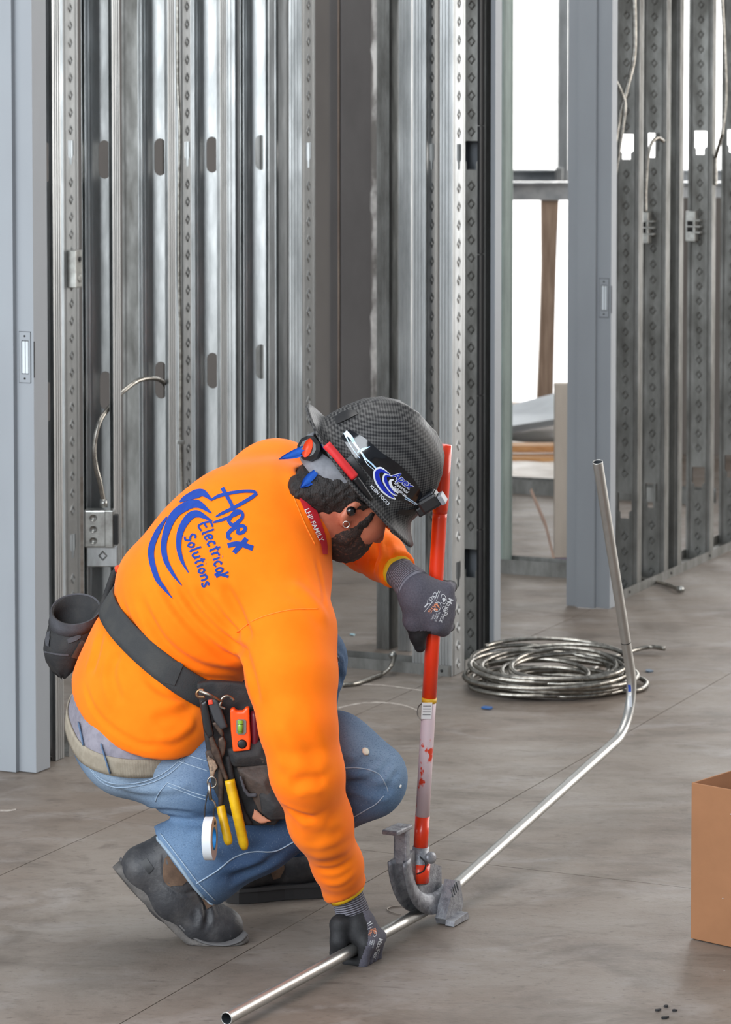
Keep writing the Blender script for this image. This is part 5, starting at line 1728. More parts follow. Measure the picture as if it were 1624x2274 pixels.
# red liner roll under the near brim edge, suspension band, ratchet knob
v, f = tube(catmull([J(725, 987, 6.05), J(757, 1024, 6.045), J(788, 1060, 6.048)], 8), 0.0095, 12); o = hat_part('brim_roll', v, f, mat('red_foam', lin(206, 38, 42), 0.6)); tag(o, 'red foam roll under the brim')
v, f = tube(catmull([J(788, 1060, 6.048), J(806, 1084, 6.056), J(822, 1108, 6.07)], 8), 0.008, 12); hat_part('brim_roll_end', v, f, M['hat_black'])
M['grey_strap'] = mat('grey_padded_band', lin(128, 130, 136), 0.7, 0.0, lin(108, 110, 116), 40, 3)
rows = []
for (df, dr, du, w) in ((-0.128, 0.0, -0.062, .020), (-0.122, 0.045, -0.058, .022), (-0.096, 0.078, -0.048, .026), (-0.055, 0.094, -0.034, .026), (-0.01, 0.098, -0.022, .020), (0.03, 0.096, -0.012, .014)):
    c = kp(df, dr, du); outv = unit(KF * df * 0.7 + KR * dr)
    rows.append([c - KU * w, c - KU * w * 0.3 + outv * 0.004, c + KU * w * 0.3 + outv * 0.004, c + KU * w, c + KU * w - outv * 0.005, c - KU * w - outv * 0.005])
rows2 = [list(r) for r in zip(*[catmull([row[k] for row in rows], 5) for k in range(6)])]
v, f = loft(rows2); hat_part('suspension_band', v, f, M['grey_strap'])
rows2 = [[2 * kp(p @ KF * 0, 0, 0) * 0 + (p - 2 * KR * ((p - KC) @ KR)) for p in row] for row in rows2]
v, f = loft(rows2); hat_part('suspension_band', v, [q[::-1] for q in f], M['grey_strap'])
kn = J(690, 996, 6.10); kax = unit(np.array((-0.35, -0.86, 0.18)))
v, f = revolve([(0.004, -0.012), (0.024, -0.010), (0.027, -0.002), (0.026, 0.010), (0.018, 0.014), (0.001, 0.014)], kn, kax, 10); o = hat_part('ratchet_knob', v, f, M['hat_black'], smooth=False)
x_ = unit(np.array((0.25, 0, 1)) - kax * kax[2]); y_ = np.cross(kax, x_)
v, f = prism([(0.020 * math.cos(a), 0.010 * math.sin(a)) for a in np.linspace(0, 2 * math.pi, 20, endpoint=False)], kn + kax * 0.015, x_, y_, kax, 0.003); mesh_obj('orange_inlay', v, f, mat('orange_inlay', lin(240, 70, 30), 0.5), o)
# headlamp on the front
hl = kp(0.150, 0.035, 0.066) + np.array([-0.020, -0.06, 0.017])
fx = unit(np.array((0.62, 0.0, -0.36)) ); 
bx_ = unit(np.array((0.80, -0.25, 0.50))); by_ = unit(np.cross(bx_, (0.0, 1.0, 0.1))); bz_ = np.cross(bx_, by_)
v, f = boxg(hl, bx_, by_, bz_, 0.044, 0.030, 0.034, 0.006); o = hat_part('headlamp', v, f, M['hat_black'], smooth=False)
v, f = boxg(hl + bx_ * 0.002 + by_ * 0.016, bx_, by_, bz_, 0.034, 0.004, 0.026, 0.002); mesh_obj('lamp_lens', v, f, mat('smoked_lens', lin(50, 52, 56), 0.1, coat=0.5), o, smooth=False)
v, f = boxg(hl + bx_ * 0.026 - by_ * 0.006, bx_, by_, bz_, 0.010, 0.022, 0.030, 0.003); mesh_obj('lamp_switch', v, f, mat('grey_switch', lin(120, 122, 126), 0.4), o, smooth=False)
v, f = boxg(hl - bx_ * 0.02 - by_ * 0.006, bx_, by_, bz_, 0.03, 0.02, 0.024, 0.004); mesh_obj('lamp_bracket', v, f, M['hat_black'], o, smooth=False)
v, f = ribbon(T_HT, [(880, 1138), (905, 1142), (922, 1138)], [(886, 1128), (906, 1130), (926, 1124)], 0.004, 4); hat_part('front_clip', v, f, M['hat_black'])

# blue bandana tails at the nape
M['bandana'] = mat('blue_bandana_cotton', lin(20, 92, 190), 0.8, 0.0, lin(14, 70, 160), 30, 4)
def leafy(pts2, w, Y0, Y1, name='bandana_tail', curl=0.006):
    P = catmull(np.array(pts2, float), 6); T = np.gradient(P, axis=0); T /= np.linalg.norm(T, axis=1)[:, None]
    Nn = np.stack([-T[:, 1], T[:, 0]], 1); n = len(P); v = []; W_ = np.interp(np.linspace(0, 1, n), np.linspace(0, 1, len(w)), w)
    m = 5
    for sgn in (0, 1):
        for i in range(n):
            Y = Y0 + (Y1 - Y0) * i / (n - 1)
            for k in range(m):
                s = k / (m - 1) - 0.5; q = P[i] + Nn[i] * W_[i] * s
                v.append(J(q[0], q[1], Y - curl * math.cos(3 * math.pi * s) + 0.0018 * sgn))
    f = []
    for sgn in (0, 1):
        b = sgn * n * m
        for i in range(n - 1):
            for k in range(m - 1):
                q = (b + i * m + k, b + i * m + k + 1, b + (i + 1) * m + k + 1, b + (i + 1) * m + k); f.append(q if sgn else q[::-1])
    return mesh_obj(name, v, f, M['bandana'], person)
leafy([(676, 1000), (655, 1008), (636, 1014), (619, 1020)], [22, 20, 12, 1], 6.09, 6.08)
leafy([(704, 1050), (692, 1062), (680, 1072), (668, 1083)], [20, 26, 20, 3], 6.085, 6.07)
leafy([(716, 985), (722, 995), (730, 1004)], [8, 8, 4], 6.08, 6.09)
leafy([(780, 1080), (788, 1088), (796, 1092)], [12, 10, 2], 6.085, 6.09)

# ================================================================== tool belt and pouches
M['pouch'] = mat('black_ballistic_nylon', lin(30, 30, 32), 0.75, 0.0, lin(46, 44, 43), 30, 5, (1, 1, 1), 0.45, 0.7, bump=0.4, bscale=300, bdist=0.002, col3=lin(92, 82, 74), n3scale=34, lo3=0.66, hi3=0.74)
M['pouch_grey'] = mat('washed_grey_canvas', lin(72, 72, 77), 0.85, 0.0, lin(56, 56, 60), 30, 5, bump=0.4, bscale=400, bdist=0.002)
M['pouch_brown'] = mat('scuffed_brown_leather', lin(74, 60, 52), 0.7, 0.0, lin(46, 38, 34), 24, 6, col3=lin(126, 108, 92), n3scale=30, lo3=0.6, hi3=0.7, bump=0.4, bscale=120, bdist=0.003)
M['steel'] = mat('scratched_tool_steel', lin(168, 162, 152), 0.35, 0.9, lin(110, 100, 90), 50, 4)
M['rusty'] = mat('rust_brown_tool_steel', lin(98, 80, 68), 0.5, 0.6, lin(64, 52, 46), 60, 5)
belt = empty('tool_belt', J(340, 1470, 6.2) , 'charcoal webbing tool belt slung round the worker\'s waist over the orange shirt', 'tool belt')
v, f = band(shirt_core_d, BELT, J(395, 1420, 6.19), 0.054, 0.005, 0.006, n=96, levels=6)
bw = mesh_obj('belt_webbing', v, f, M['webbing'], belt)
T_BW = bvh(np.array(v), np.array(f))
v, f = ribbon(T_BW, [(346, 1470), (352, 1480), (370, 1500)], [(368, 1460), (378, 1468), (396, 1480)], 0.003, 4)
v, f = ribbon(T_BW, [(362, 1515), (372, 1490), (384, 1468)], [(388, 1522), (398, 1498), (408, 1474)], 0.003, 4, near=6.0); mesh_obj('belt_keeper', v, f, M['webbing'], belt)


def poly_sd(x, z, poly):
    d = np.full(len(x), 1e9, np.float32); s = np.ones(len(x), np.float32); n = len(poly)
    for i in range(n):
        ax, az = poly[i]; bx, bz = poly[i - 1]
        ex, ez = bx - ax, bz - az; wx, wz = x - ax, z - az
        t = np.clip((wx * ex + wz * ez) / (ex * ex + ez * ez + 1e-12), 0, 1)
        d = np.minimum(d, np.hypot(wx - ex * t, wz - ez * t))
        c1, c2, c3 = z >= az, z < bz, ex * wz > ez * wx
        s = np.where((c1 & c2 & c3) | (~c1 & ~c2 & ~c3), -s, s)
    return s * d


def pad(name, poly, Y, thick, material, parent, rnd=0.006, h=0.003, bulge=0.0, slant=(0, 0), wob=0.0, label=None, hollow=None):
    """soft padded slab whose outline follows the picture, standing at depth Y; bulge = belly towards the camera"""
    Pw = [J(x, y, Y) for x, y in poly]; p2 = [(p[0], p[2]) for p in Pw]
    c = np.mean(p2, axis=0); lo = np.min(p2, axis=0); hi = np.max(p2, axis=0)
    def fn(P):
        x, z = P[:, 0], P[:, 2]
        d2 = poly_sd(x, z, p2) + rnd
        yc = Y + slant[0] * (x - c[0]) + slant[1] * (z - c[1])
        b = bulge * np.clip(-d2 / 0.03, 0, 1) ** 0.7 if bulge else 0.0
        dy = np.maximum(P[:, 1] - yc - thick / 2, yc - thick / 2 - b - P[:, 1]) + rnd
        if wob: dy = dy + wob * np.sin(x * 130 + 2 * np.sin(z * 60)) * np.sin(z * 90)
        q = np.hypot(np.maximum(d2, 0), np.maximum(dy, 0)) + np.minimum(np.maximum(d2, dy), 0)
        return q - rnd
    V, Fq = skin(fn, (lo[0] - 0.012, Y - thick / 2 - bulge - 0.03, lo[1] - 0.012), (hi[0] + 0.012, Y + thick / 2 + 0.03, hi[1] + 0.012), h)
    o = mesh_obj(name, V, Fq, material, parent)
    if label: tag(o, label)
    return o, (V, Fq)

# left rear pouch: open canvas bucket
def bucket(cfg, tilt, name, material, parent, inner=None, n=32):
    rings = []
    for cx, cy, hw, hd, Y in cfg:
        c = J(cx, cy, Y); w = hw * Y / F_PX
        rings.append([c + np.array([1, 0, 0.02]) * w * math.cos(a) + tilt * hd * math.sin(a) for a in np.linspace(0, 2 * math.pi, n, endpoint=False)])
    return rings
tl = unit((0, 0.80, 0.42))
cfgo = [(168, 1354, 54, .052, 6.27), (166, 1376, 53, .052, 6.27), (157, 1402, 54, .053, 6.26), (147, 1428, 53, .05, 6.26), (144, 1455, 42, .042, 6.26), (142, 1480, 27, .03, 6.26), (140, 1500, 8, .01, 6.26)]
ro = bucket(cfgo, tl, '', None, None)
rr2 = random.Random(5)
ro = [[p + np.array([0.003 * math.sin(7 * k + i), 0, 0.003 * math.cos(5 * k)]) if i > 1 else p for k, p in enumerate(r)] for i, r in enumerate(ro)]
ri = bucket([(x, y, w - 4, d - .004, Y) for x, y, w, d, Y in cfgo[:4]], tl, '', None, None)
lp = empty('pouch', (0, 0, 0)); lp.parent = belt; lp.location = J(150, 1430, 6.27) - J(340, 1470, 6.2); tag(lp, 'frayed black open pouch hanging behind the hip')
v, f = loft(ri[::-1] + ro, True, True, True)
mesh_obj('pouch_body', v, f, M['pouch'], lp)
rb_ = bucket([(168, 1352, 56, .054, 6.27), (167, 1362, 56, .055, 6.27), (163, 1378, 56, .055, 6.27)], tl, '', None, None)
rb_ = rb_ + [[p + (np.array(np.mean(r, axis=0)) - p) * 0.06 for p in r] for r in rb_[::-1]]
v, f = loft(rb_ + [rb_[0]], True, False, False); mesh_obj('rim_band', v, f, M['pouch_grey'], lp)
T_LP = bvh(np.array(loft(ro)[0]), np.array(loft(ro, True, False, False)[1]))
for pl_, pr_, mt in (([(107, 1405), (103, 1420), (104, 1434)], [(113, 1402), (112, 1418), (110, 1436)], M['pouch_grey']), ([(150, 1420), (165, 1414), (178, 1410)], [(152, 1430), (168, 1424), (180, 1416)], M['pouch_grey']), ([(158, 1458), (168, 1440), (180, 1422)], [(170, 1462), (182, 1444), (188, 1426)], M['pouch_brown']), ([(101, 1446), (125, 1450), (152, 1452)], [(101, 1449), (125, 1454), (152, 1456)], M['pouch_grey'])):
    v, f = ribbon(T_LP, pl_, pr_, 0.003, 4, near=6.22); mesh_obj('canvas_patch', v, f, mt, lp)
o, _ = pad('hanger_strap', [(222, 1340), (246, 1270), (262, 1256), (262, 1275), (246, 1320), (232, 1372), (205, 1392), (200, 1378)], 6.27, 0.014, M['pouch'], lp)
o, _ = pad('strap_tab', [(254, 1258), (264, 1254), (268, 1266), (257, 1272)], 6.262, 0.014, mat('orange_tab', lin(230, 70, 30), 0.6), lp, rnd=0.003)

# right hip pouch
rp = empty('pouch', (0, 0, 0)); rp.parent = belt; rp.location = J(530, 1680, 5.99) - J(340, 1470, 6.2); tag(rp, 'black multi-pocket tool pouch on the near hip')
o, _ = pad('back_panel', [(437, 1516), (470, 1510), (560, 1516), (580, 1560), (600, 1640), (620, 1740), (640, 1800), (610, 1832), (545, 1832), (498, 1800), (470, 1740), (455, 1640), (445, 1570)], 6.005, 0.022, M['pouch'], rp, wob=0.001)
o, _ = pad('upper_pocket', [(504, 1662), (590, 1640), (612, 1690), (600, 1700), (520, 1702), (510, 1690)], 5.985, 0.02, M['pouch'], rp, bulge=0.012)
o, _ = pad('lower_pocket', [(525, 1704), (610, 1690), (640, 1760), (650, 1812), (600, 1820), (575, 1800), (560, 1770), (540, 1740)], 5.985, 0.02, M['pouch_brown'], rp, bulge=0.018)
o, _ = pad('round_pocket', [(575, 1762), (600, 1750), (640, 1760), (655, 1800), (640, 1818), (600, 1820), (582, 1806)], 5.968, 0.016, M['pouch'], rp, bulge=0.014)
o, _ = pad('pocket_trim', [(530, 1724), (537, 1722), (547, 1752), (556, 1762), (571, 1760), (571, 1771), (552, 1772), (540, 1757)], 5.968, 0.006, M['pouch_grey'], rp, rnd=0.002)
o, _ = pad('leather_flap', [(558, 1818), (565, 1795), (590, 1815), (605, 1824), (580, 1830)], 5.978, 0.006, mat('tan_leather', lin(190, 128, 98), 0.7), rp, rnd=0.002)
o, _ = pad('tool_sleeve', [(500, 1680), (512, 1676), (522, 1730), (545, 1800), (562, 1830), (535, 1835), (520, 1800), (505, 1740)], 5.982, 0.016, M['pouch'], rp, bulge=0.006)
o, _ = pad('tool_loop', [(455, 1668), (470, 1664), (486, 1690), (485, 1704), (478, 1716), (466, 1716), (460, 1690)], 5.972, 0.008, M['pouch_brown'], rp, rnd=0.003)

# ---- tools in the pouch (each a thing of its own)
lv = empty('torpedo_level', J(536, 1612, 5.972), 'small orange spirit level with green vial standing in the hip pouch', 'level')
o, _ = pad('level_body', [(511, 1574), (520, 1571), (526, 1578), (540, 1578), (547, 1569), (554, 1570), (557, 1640), (556, 1664), (518, 1668), (513, 1620)], 5.975, 0.02, mat('orange_level_body', lin(244, 84, 18), 0.35), lv, rnd=0.003, h=0.0024)
v, f = pxprism([(525, 1600), (529, 1597), (543, 1597), (547, 1601), (547, 1626), (543, 1631), (529, 1631), (525, 1627)], 5.9645, 0.003); mesh_obj('vial_window', v, f, mat('chrome_window', lin(150, 148, 140), 0.3, 0.7), lv, smooth=False)
v, f = tube([J(534, 1600, 5.961), J(534, 1628, 5.961)], 0.0058, 14); w_ = mesh_obj('vial', v, f, mat('green_vial', lin(122, 172, 66), 0.15, coat=0.5), lv)
for yy in (1607, 1622):
    v, f = tube([J(534, yy, 5.961), J(534, yy + 1, 5.961)], 0.0061, 14); mesh_obj('vial_line', v, f, M['black'], w_)
v, f = revolve([(0.009, 0), (0.0095, 0.002), (0.006, 0.003)], J(538, 1652, 5.966), (0, -1, 0), 18); mesh_obj('end_vial', v, f, M['black'], lv)
sd = empty('screwdriver', J(566, 1612, 5.98), 'dark red screwdriver handle beside the orange level', 'screwdriver')
v, f = tube(catmull([J(563, 1578, 5.985), J(565, 1600, 5.982), J(566, 1630, 5.982), J(566, 1660, 5.984)], 5), [0.004, 0.0065, 0.008, .008, .008, .008, .008, .008, .0078, .0078, .0078, .0078, .0078, .0078, .0078, .0078], 12); mesh_obj('handle', v, f, mat('dark_red_grip', lin(104, 26, 40), 0.4), sd)
# cable cutters hanging with yellow grips
pc = empty('pliers', J(505, 1750, 5.965), 'long rusty pliers with yellow dipped grips hanging from the pouch', 'pliers')
v, f = tube(catmull([J(510, 1732, 5.962), J(521, 1780, 5.958), J(533, 1835, 5.958), J(544, 1886, 5.962)], 6), [.0105] * 17 + [.0095, .006], 14); o = mesh_obj('grip', v, f, mat('yellow_dipped_grip', lin(222, 176, 10), 0.4, 0.0, lin(196, 150, 8), 40, 4), pc)
v, f = tube(catmull([J(490, 1790, 5.962), J(496, 1820, 5.955), J(503, 1850, 5.948), J(509, 1876, 5.945)], 6), [.009] * 17 + [.008, .005], 14); mesh_obj('grip', v, f, o.data.materials[0], pc)
o, _ = pad('plier_arm', [(461, 1622), (470, 1622), (480, 1650), (489, 1668), (496, 1695), (508, 1730), (500, 1734), (484, 1700), (470, 1672)], 5.966, 0.009, M['rusty'], pc, rnd=0.003, h=0.0024)
o, _ = pad('plier_arm', [(485, 1640), (497, 1632), (503, 1650), (500, 1672), (492, 1690), (498, 1740), (496, 1790), (485, 1792), (484, 1700), (484, 1670)], 5.974, 0.009, M['rusty'], pc, rnd=0.003, h=0.0024)
o, _ = pad('plier_jaw', [(470, 1605), (480, 1602), (492, 1612), (498, 1630), (494, 1638), (484, 1625)], 5.966, 0.009, M['rusty'], pc, rnd=0.003, h=0.0024)
# folding cutter with black grips up top
ct = empty('utility_cutter', J(475, 1580, 5.965), 'black-handled cutter with small red button clipped at the top of the pouch', 'cutter')
o, _ = pad('cutter_grip', [(446, 1560), (460, 1552), (470, 1600), (476, 1632), (464, 1640), (452, 1620), (448, 1590)], 5.968, 0.016, M['hat_black'], ct, rnd=0.004, h=0.0026)
o, _ = pad('cutter_grip', [(460, 1552), (484, 1550), (498, 1590), (506, 1614), (492, 1620), (476, 1600), (466, 1572)], 5.966, 0.016, mat('worn_black_grip', lin(52, 53, 56), 0.5), ct, rnd=0.004, h=0.0026)
o, _ = pad('button', [(461, 1555), (472, 1553), (474, 1564), (463, 1566)], 5.957, 0.004, mat('red_button', lin(214, 72, 48), 0.5), ct, rnd=0.0015, h=0.0016)
# snap hook
sn = empty('snap_hook', J(470, 1545, 5.955), 'old brass snap hook lying across the top of the pouch', 'snap hook')
v, f = tube(catmull([J(452, 1533, 5.955), J(442, 1533, 5.955), J(437, 1540, 5.955), J(441, 1547, 5.955), J(455, 1548, 5.955)], 6), 0.003, 8); mesh_obj('hook_bow', v, f, mat('worn_brass', lin(150, 118, 88), 0.35, 0.9), sn)
v, f = tube([J(443, 1534, 5.952), J(465, 1543, 5.952), J(490, 1556, 5.953)], 0.0032, 8); mesh_obj('hook_gate', v, f, M['steel'], sn)
v, f = tube(catmull([J(490, 1556, 5.954), J(497, 1548, 5.954), J(508, 1546, 5.954), J(520, 1555, 5.956)], 5), 0.003, 8); mesh_obj('swivel_eye', v, f, M['steel'], sn)
v, f = tube(catmull([J(492, 1558, 5.954), J(489, 1568, 5.954), J(500, 1574, 5.955)], 5), 0.0025, 8); mesh_obj('swivel_tail', v, f, M['steel'], sn)
# ring, second clip and tape roll
tp = empty('tape_roll', J(467, 1862, 5.955), 'roll of white tape hanging below the pouch from a metal clip', 'tape')
tx = unit((0.99, -0.12, 0.03)); c0 = J(466, 1862, 5.915)
v, f = revolve([(0.023, -0.009), (0.0425, -0.009), (0.0425, 0.009), (0.023, 0.009), (0.023, -0.009)], c0, tx, 40); 
f = [q for q in f if len(q) == 4]
mesh_obj('tape_ring', v, f, mat('white_tape', lin(214, 218, 222), 0.5), tp, smooth=True, autosmooth=40)
v, f = revolve([(0.019, -0.0092), (0.0232, -0.0092), (0.0232, 0.0092), (0.019, 0.0092), (0.019, -0.0092)], c0, tx, 40); f = [q for q in f if len(q) == 4]
mesh_obj('tape_core', v, f, mat('light_blue_core', lin(40, 140, 210), 0.5), tp, smooth=True, autosmooth=40)
cl = empty('strap_clip', J(470, 1760, 5.955), 'small steel swivel clip on a frayed strap holding the tape roll', 'clip')
A = np.linspace(0, 2 * math.pi, 20, endpoint=False)
v, f = tube([J(471 + 10 * math.cos(a), 1737 + 12 * math.sin(a), 5.955) for a in A], 0.0018, 7, closed=True); mesh_obj('ring', v, f, M['steel'], cl)
v, f = tube([J(464, 1738, 5.952), J(466, 1760, 5.952), J(468, 1776, 5.952)], 0.0034, 8); mesh_obj('clip_barrel', v, f, M['steel'], cl)
v, f = tube(catmull([J(468, 1774, 5.953), J(476, 1782, 5.953), J(480, 1794, 5.954)], 4), 0.002, 7); mesh_obj('clip_hook', v, f, M['steel'], cl)
o, _ = pad('frayed_strap', [(463, 1676), (478, 1690), (485, 1704), (478, 1712), (474, 1728), (468, 1728), (464, 1700), (460, 1684)], 5.958, 0.004, mat('frayed_tan_strap', lin(160, 136, 114), 0.85, 0.0, lin(60, 52, 48), 50, 4, (1, 1, 1), 0.45, 0.6), cl, rnd=0.0015, h=0.0022)
v, f = tube(catmull([J(462, 1758, 5.955), J(456, 1790, 5.955), J(454, 1822, 5.918)], 4), 0.0026, 6, ell=0.5); mesh_obj('cord', v, f, M['pouch'], cl)
v, f = tube(catmull([J(478, 1790, 5.955), J(474, 1805, 5.955), J(478, 1830, 5.918)], 4), 0.003, 6, ell=0.5); mesh_obj('cord', v, f, M['pouch'], cl)

# ================================================================== conduit, bender, coil, box, cables
HANDLE = {y: fit(on_handle(y)) for y in range(960, 2020)}
HA_R = fit(HA); KS = 1.0
# ---- conduit with a finished kick bend: floor run, rise, upright leg
R_E = 0.0118
azm = np.array([CDIR[0], CDIR[1], 0]); azm = unit(azm)
P0 = on_conduit(962)
rise = math.radians(9.5)
d_r = azm * math.cos(rise) + UP * math.sin(rise)
# length of the rising run until it reaches picture column 1404
lo, hi = 0.3, 2.0
for _ in range(50):
    m = (lo + hi) / 2
    if proj(P0 + d_r * m)[0] < 1418: lo = m
    else: hi = m
K0 = P0 + d_r * lo
tl_ = math.radians(21.0)
d_u = -azm * math.sin(tl_) + UP * math.cos(tl_)
lo, hi = 0.2, 1.5
for _ in range(50):
    m = (lo + hi) / 2
    if proj(K0 + d_u * m)[1] > 1026: lo = m
    else: hi = m
K1 = K0 + d_u * lo
RB_ = 0.115
ang = math.acos(float(d_r @ d_u)); tlen = RB_ * math.tan(ang / 2)
A0, A1 = K0 - d_r * tlen, K0 + d_u * tlen
nrm = unit(d_u - d_r * (d_u @ d_r)); cc = A0 + nrm * RB_
path = [EA + CDIR * t for t in np.linspace(0, np.linalg.norm(P0 - EA) - 0.06, 10)]
q0, q1 = P0 - CDIR * 0.06, P0 + d_r * 0.06
for t in np.linspace(0, 1, 8): path.append((1 - t) ** 2 * q0 + 2 * t * (1 - t) * P0 + t * t * q1)
path += [q1 + (A0 - q1) * t for t in np.linspace(0.1, 1, 10)]
for a in np.linspace(0, ang, 18)[1:]: path.append(cc - nrm * RB_ * math.cos(a) + d_r * RB_ * math.sin(a))
path += [A1 + (K1 - A1) * t for t in np.linspace(0.1, 1, 10)]
path = np.array(path)
emt = empty('conduit', path[0], 'shiny steel conduit lying on the floor and bent upright at its far end', 'conduit')
v, f = tube(path, R_E, 22, caps=False); ct_ = mesh_obj('pipe', v, f, M['emt'], emt)
v, f = tube(path, R_E - 0.0014, 18, caps=False); mesh_obj('pipe_bore', v, [q[::-1] for q in f], M['emt_in'], emt)
for pe, dd in ((path[0], -CDIR), (path[-1], d_u)):
    v, f = revolve([(R_E - 0.0015, -0.001), (R_E - 0.0015, 0.0006), (R_E + 0.0001, 0.0006), (R_E + 0.0001, -0.001)], pe, dd, 22); f = [q for q in f if len(q) == 4]; mesh_obj('cut_end', v, f, M['emt'], emt)
T_EM = bvh(*[np.array(q) for q in tube(path, R_E, 22, caps=False)])
v, f = ribbon(T_EM, [(1396, 1545), (1397, 1556), (1398, 1570)], [(1403, 1545), (1404, 1556), (1404, 1570)], 0.0006, 4, near=7.2)
lb_ = mesh_obj('white_label', v, f, mat('white_label', lin(210, 214, 220), 0.5), emt)
v, f = ribbon(T_EM, [(1395, 1521), (1396, 1528), (1396, 1536)], [(1401, 1521), (1402, 1528), (1402, 1536)], 0.0006, 4, near=7.2); mesh_obj('blue_label', v, f, mat('blue_label', lin(20, 70, 170), 0.5), emt)
v, f = tube([K0 + d_u * 0.215, K0 + d_u * 0.217], R_E + 0.0003, 22, caps=False); mesh_obj('pencil_mark', v, f, M['dark'], emt)

# ---- hand bender
bd_ = empty('conduit_bender', HA_R * np.array([1, 1, 0]), 'orange-handled conduit bender with grey cast shoe hooked over the conduit', 'bender')
M['bender_orange'] = mat('orange_powder_coat', lin(246, 62, 18), 0.32, 0.0, lin(238, 54, 14), 8, 4, coat=0.3)
M['bender_label'] = mat('peeling_white_label', lin(222, 200, 204), 0.6, 0.0, lin(226, 66, 34), 26, 5, (1, 1, 0.6), 0.56, 0.60)
M['cast'] = mat('cast_aluminium_dusty', lin(158, 160, 165), 0.45, 0.6, lin(112, 112, 118), 60, 6, (1, 1, 1), 0.42, 0.7, rough2=0.6, bump=0.4, bscale=160, bdist=0.003)
h_at = lambda py: HANDLE[py]
v, f = tube([h_at(y) for y in (1892, 1812)], 0.0148, 24); mesh_obj('lower_sleeve', v, f, M['bender_orange'], bd_)
v, f = tube([h_at(y) for y in (1815, 1700, 1600, 1552)], 0.0144, 24); mesh_obj('label_section', v, f, M['bender_label'], bd_)
v, f = tube([h_at(y) for y in (1556, 1400, 1280, 1150, 1136)], 0.0148, 24); mesh_obj('handle_tube', v, f, M['bender_orange'], bd_)
v, f = tube([h_at(y) for y in (1140, 1120, 1060, 988)], [0.0149, 0.0167, 0.0167, 0.0165], 24); mesh_obj('handle_end', v, f, M['bender_orange'], bd_)
v, f = tube([h_at(y) for y in (1549, 1560)], 0.0152, 24); mesh_obj('yellow_band', v, f, mat('yellow_label_edge', lin(220, 170, 40), 0.5), bd_)
p_ = h_at(1575)
v, f = boxg(p_ + np.array([-0.004, -0.0155, 0]), (1, 0, 0), (0, 1, 0), HDIR, 0.021, 0.0015, 0.034, 0.0004); pl_ = mesh_obj('torn_label', v, f, mat('white_paper', lin(226, 224, 222), 0.6), bd_, smooth=False)
for k in range(4):
    v, f = boxg(p_ + np.array([-0.004, -0.0166, 0]) + HDIR * (0.01 - 0.006 * k), (1, 0, 0), (0, 1, 0), HDIR, 0.016, 0.0006, 0.0016); mesh_obj('print_line', v, f, mat('grey_print', lin(130, 128, 128), 0.7) if k == 0 else bpy.data.materials['grey_print'], pl_, smooth=False)
v, f = tube(catmull([p_ + np.array([-0.012, -0.012, 0.016]), p_ + np.array([-0.021, -0.008, 0.006]), p_ + np.array([-0.022, -0.008, -0.012]), p_ + np.array([-0.014, -0.012, -0.02])], 4), 0.0012, 5); mesh_obj('peeled_edge', v, f, M['steel'], pl_)
# shoe: lives in the upright plane that holds the conduit
SO = on_conduit(958); SX, SN = -azm, unit(np.cross(azm, UP))     # SX runs back towards the camera, SN to the right
sp_ = lambda a, z, n=0.0: SO + SX * a + UP * (z - SO[2]) + SN * n
Rg = 0.150
cz = SO[2] + Rg + 0.002
arc = lambda R, t: (R * math.sin(t), cz - R * math.cos(t))       # t=0 at the conduit, grows towards the camera and up
tt = np.linspace(-0.35, 1.42, 26)
# channel section swept round the arc: two cheeks and a groove
rings = []
for t in tt:
    sec = [(Rg - 0.022, -0.017), (Rg + 0.011, -0.019), (Rg + 0.011, -0.0145), (Rg + 0.003, -0.0125), (Rg - 0.008, -0.008), (Rg - 0.0115, 0.0), (Rg - 0.008, 0.008), (Rg + 0.003, 0.0125), (Rg + 0.011, 0.0145), (Rg + 0.011, 0.019), (Rg - 0.022, 0.017), (Rg - 0.030, 0.006), (Rg - 0.030, -0.006)]
    row = []
    for R, n_ in sec:
        a, z = arc(R, t); row.append(sp_(a, max(z, 0.002), n_))
    rings.append(row)
v, f = loft(rings); sh_ = mesh_obj('bender_shoe', v, f, M['cast'], bd_); tag(sh_, 'grey cast aluminium shoe')
# web plate inside the arc, socket for the handle, hook, foot pedal
web = [arc(Rg - 0.025, t) for t in np.linspace(-0.3, 1.42, 14)] + [arc(Rg - 0.062, t) for t in np.linspace(1.42, 0.75, 6)] + [(0.050, cz - 0.045), (0.0, cz - 0.06), (-0.035, cz - 0.075)]
v, f = prism([(a, z) for a, z in web], SO * np.array([1, 1, 0]), SX, UP, SN, 0.012); mesh_obj('shoe_web', v, f, M['cast'], sh_, smooth=False)
top = arc(Rg, 1.42)
v, f = boxg(sp_(top[0] - 0.016, top[1] + 0.028), SX, SN, UP, 0.018, 0.030, 0.075, 0.004); mesh_obj('hook_arm', v, f, M['cast'], sh_, smooth=False)
v, f = boxg(sp_(top[0] + 0.004, top[1] + 0.066), SX, SN, UP, 0.070, 0.034, 0.010, 0.003); mesh_obj('hook_tip', v, f, M['cast'], sh_, smooth=False)
v, f = tube([h_at(1990), h_at(1940), h_at(1880)], [0.020, 0.019, 0.0165], 20); mesh_obj('handle_socket', v, f, M['cast'], sh_)
v, f = tube([h_at(1957), h_at(1916)], 0.0215, 20); cp_ = mesh_obj('orange_collar', v, f, M['bender_orange'], sh_)
c_ = h_at(1925)
v, f = boxg(c_ + np.array([-0.020, -0.014, 0.004]), unit((1, 0, -0.25)), (0, 1, 0), unit((0.25, 0, 1)), 0.016, 0.018, 0.020, 0.004); mesh_obj('collar_lug', v, f, M['bender_orange'], sh_, smooth=False)
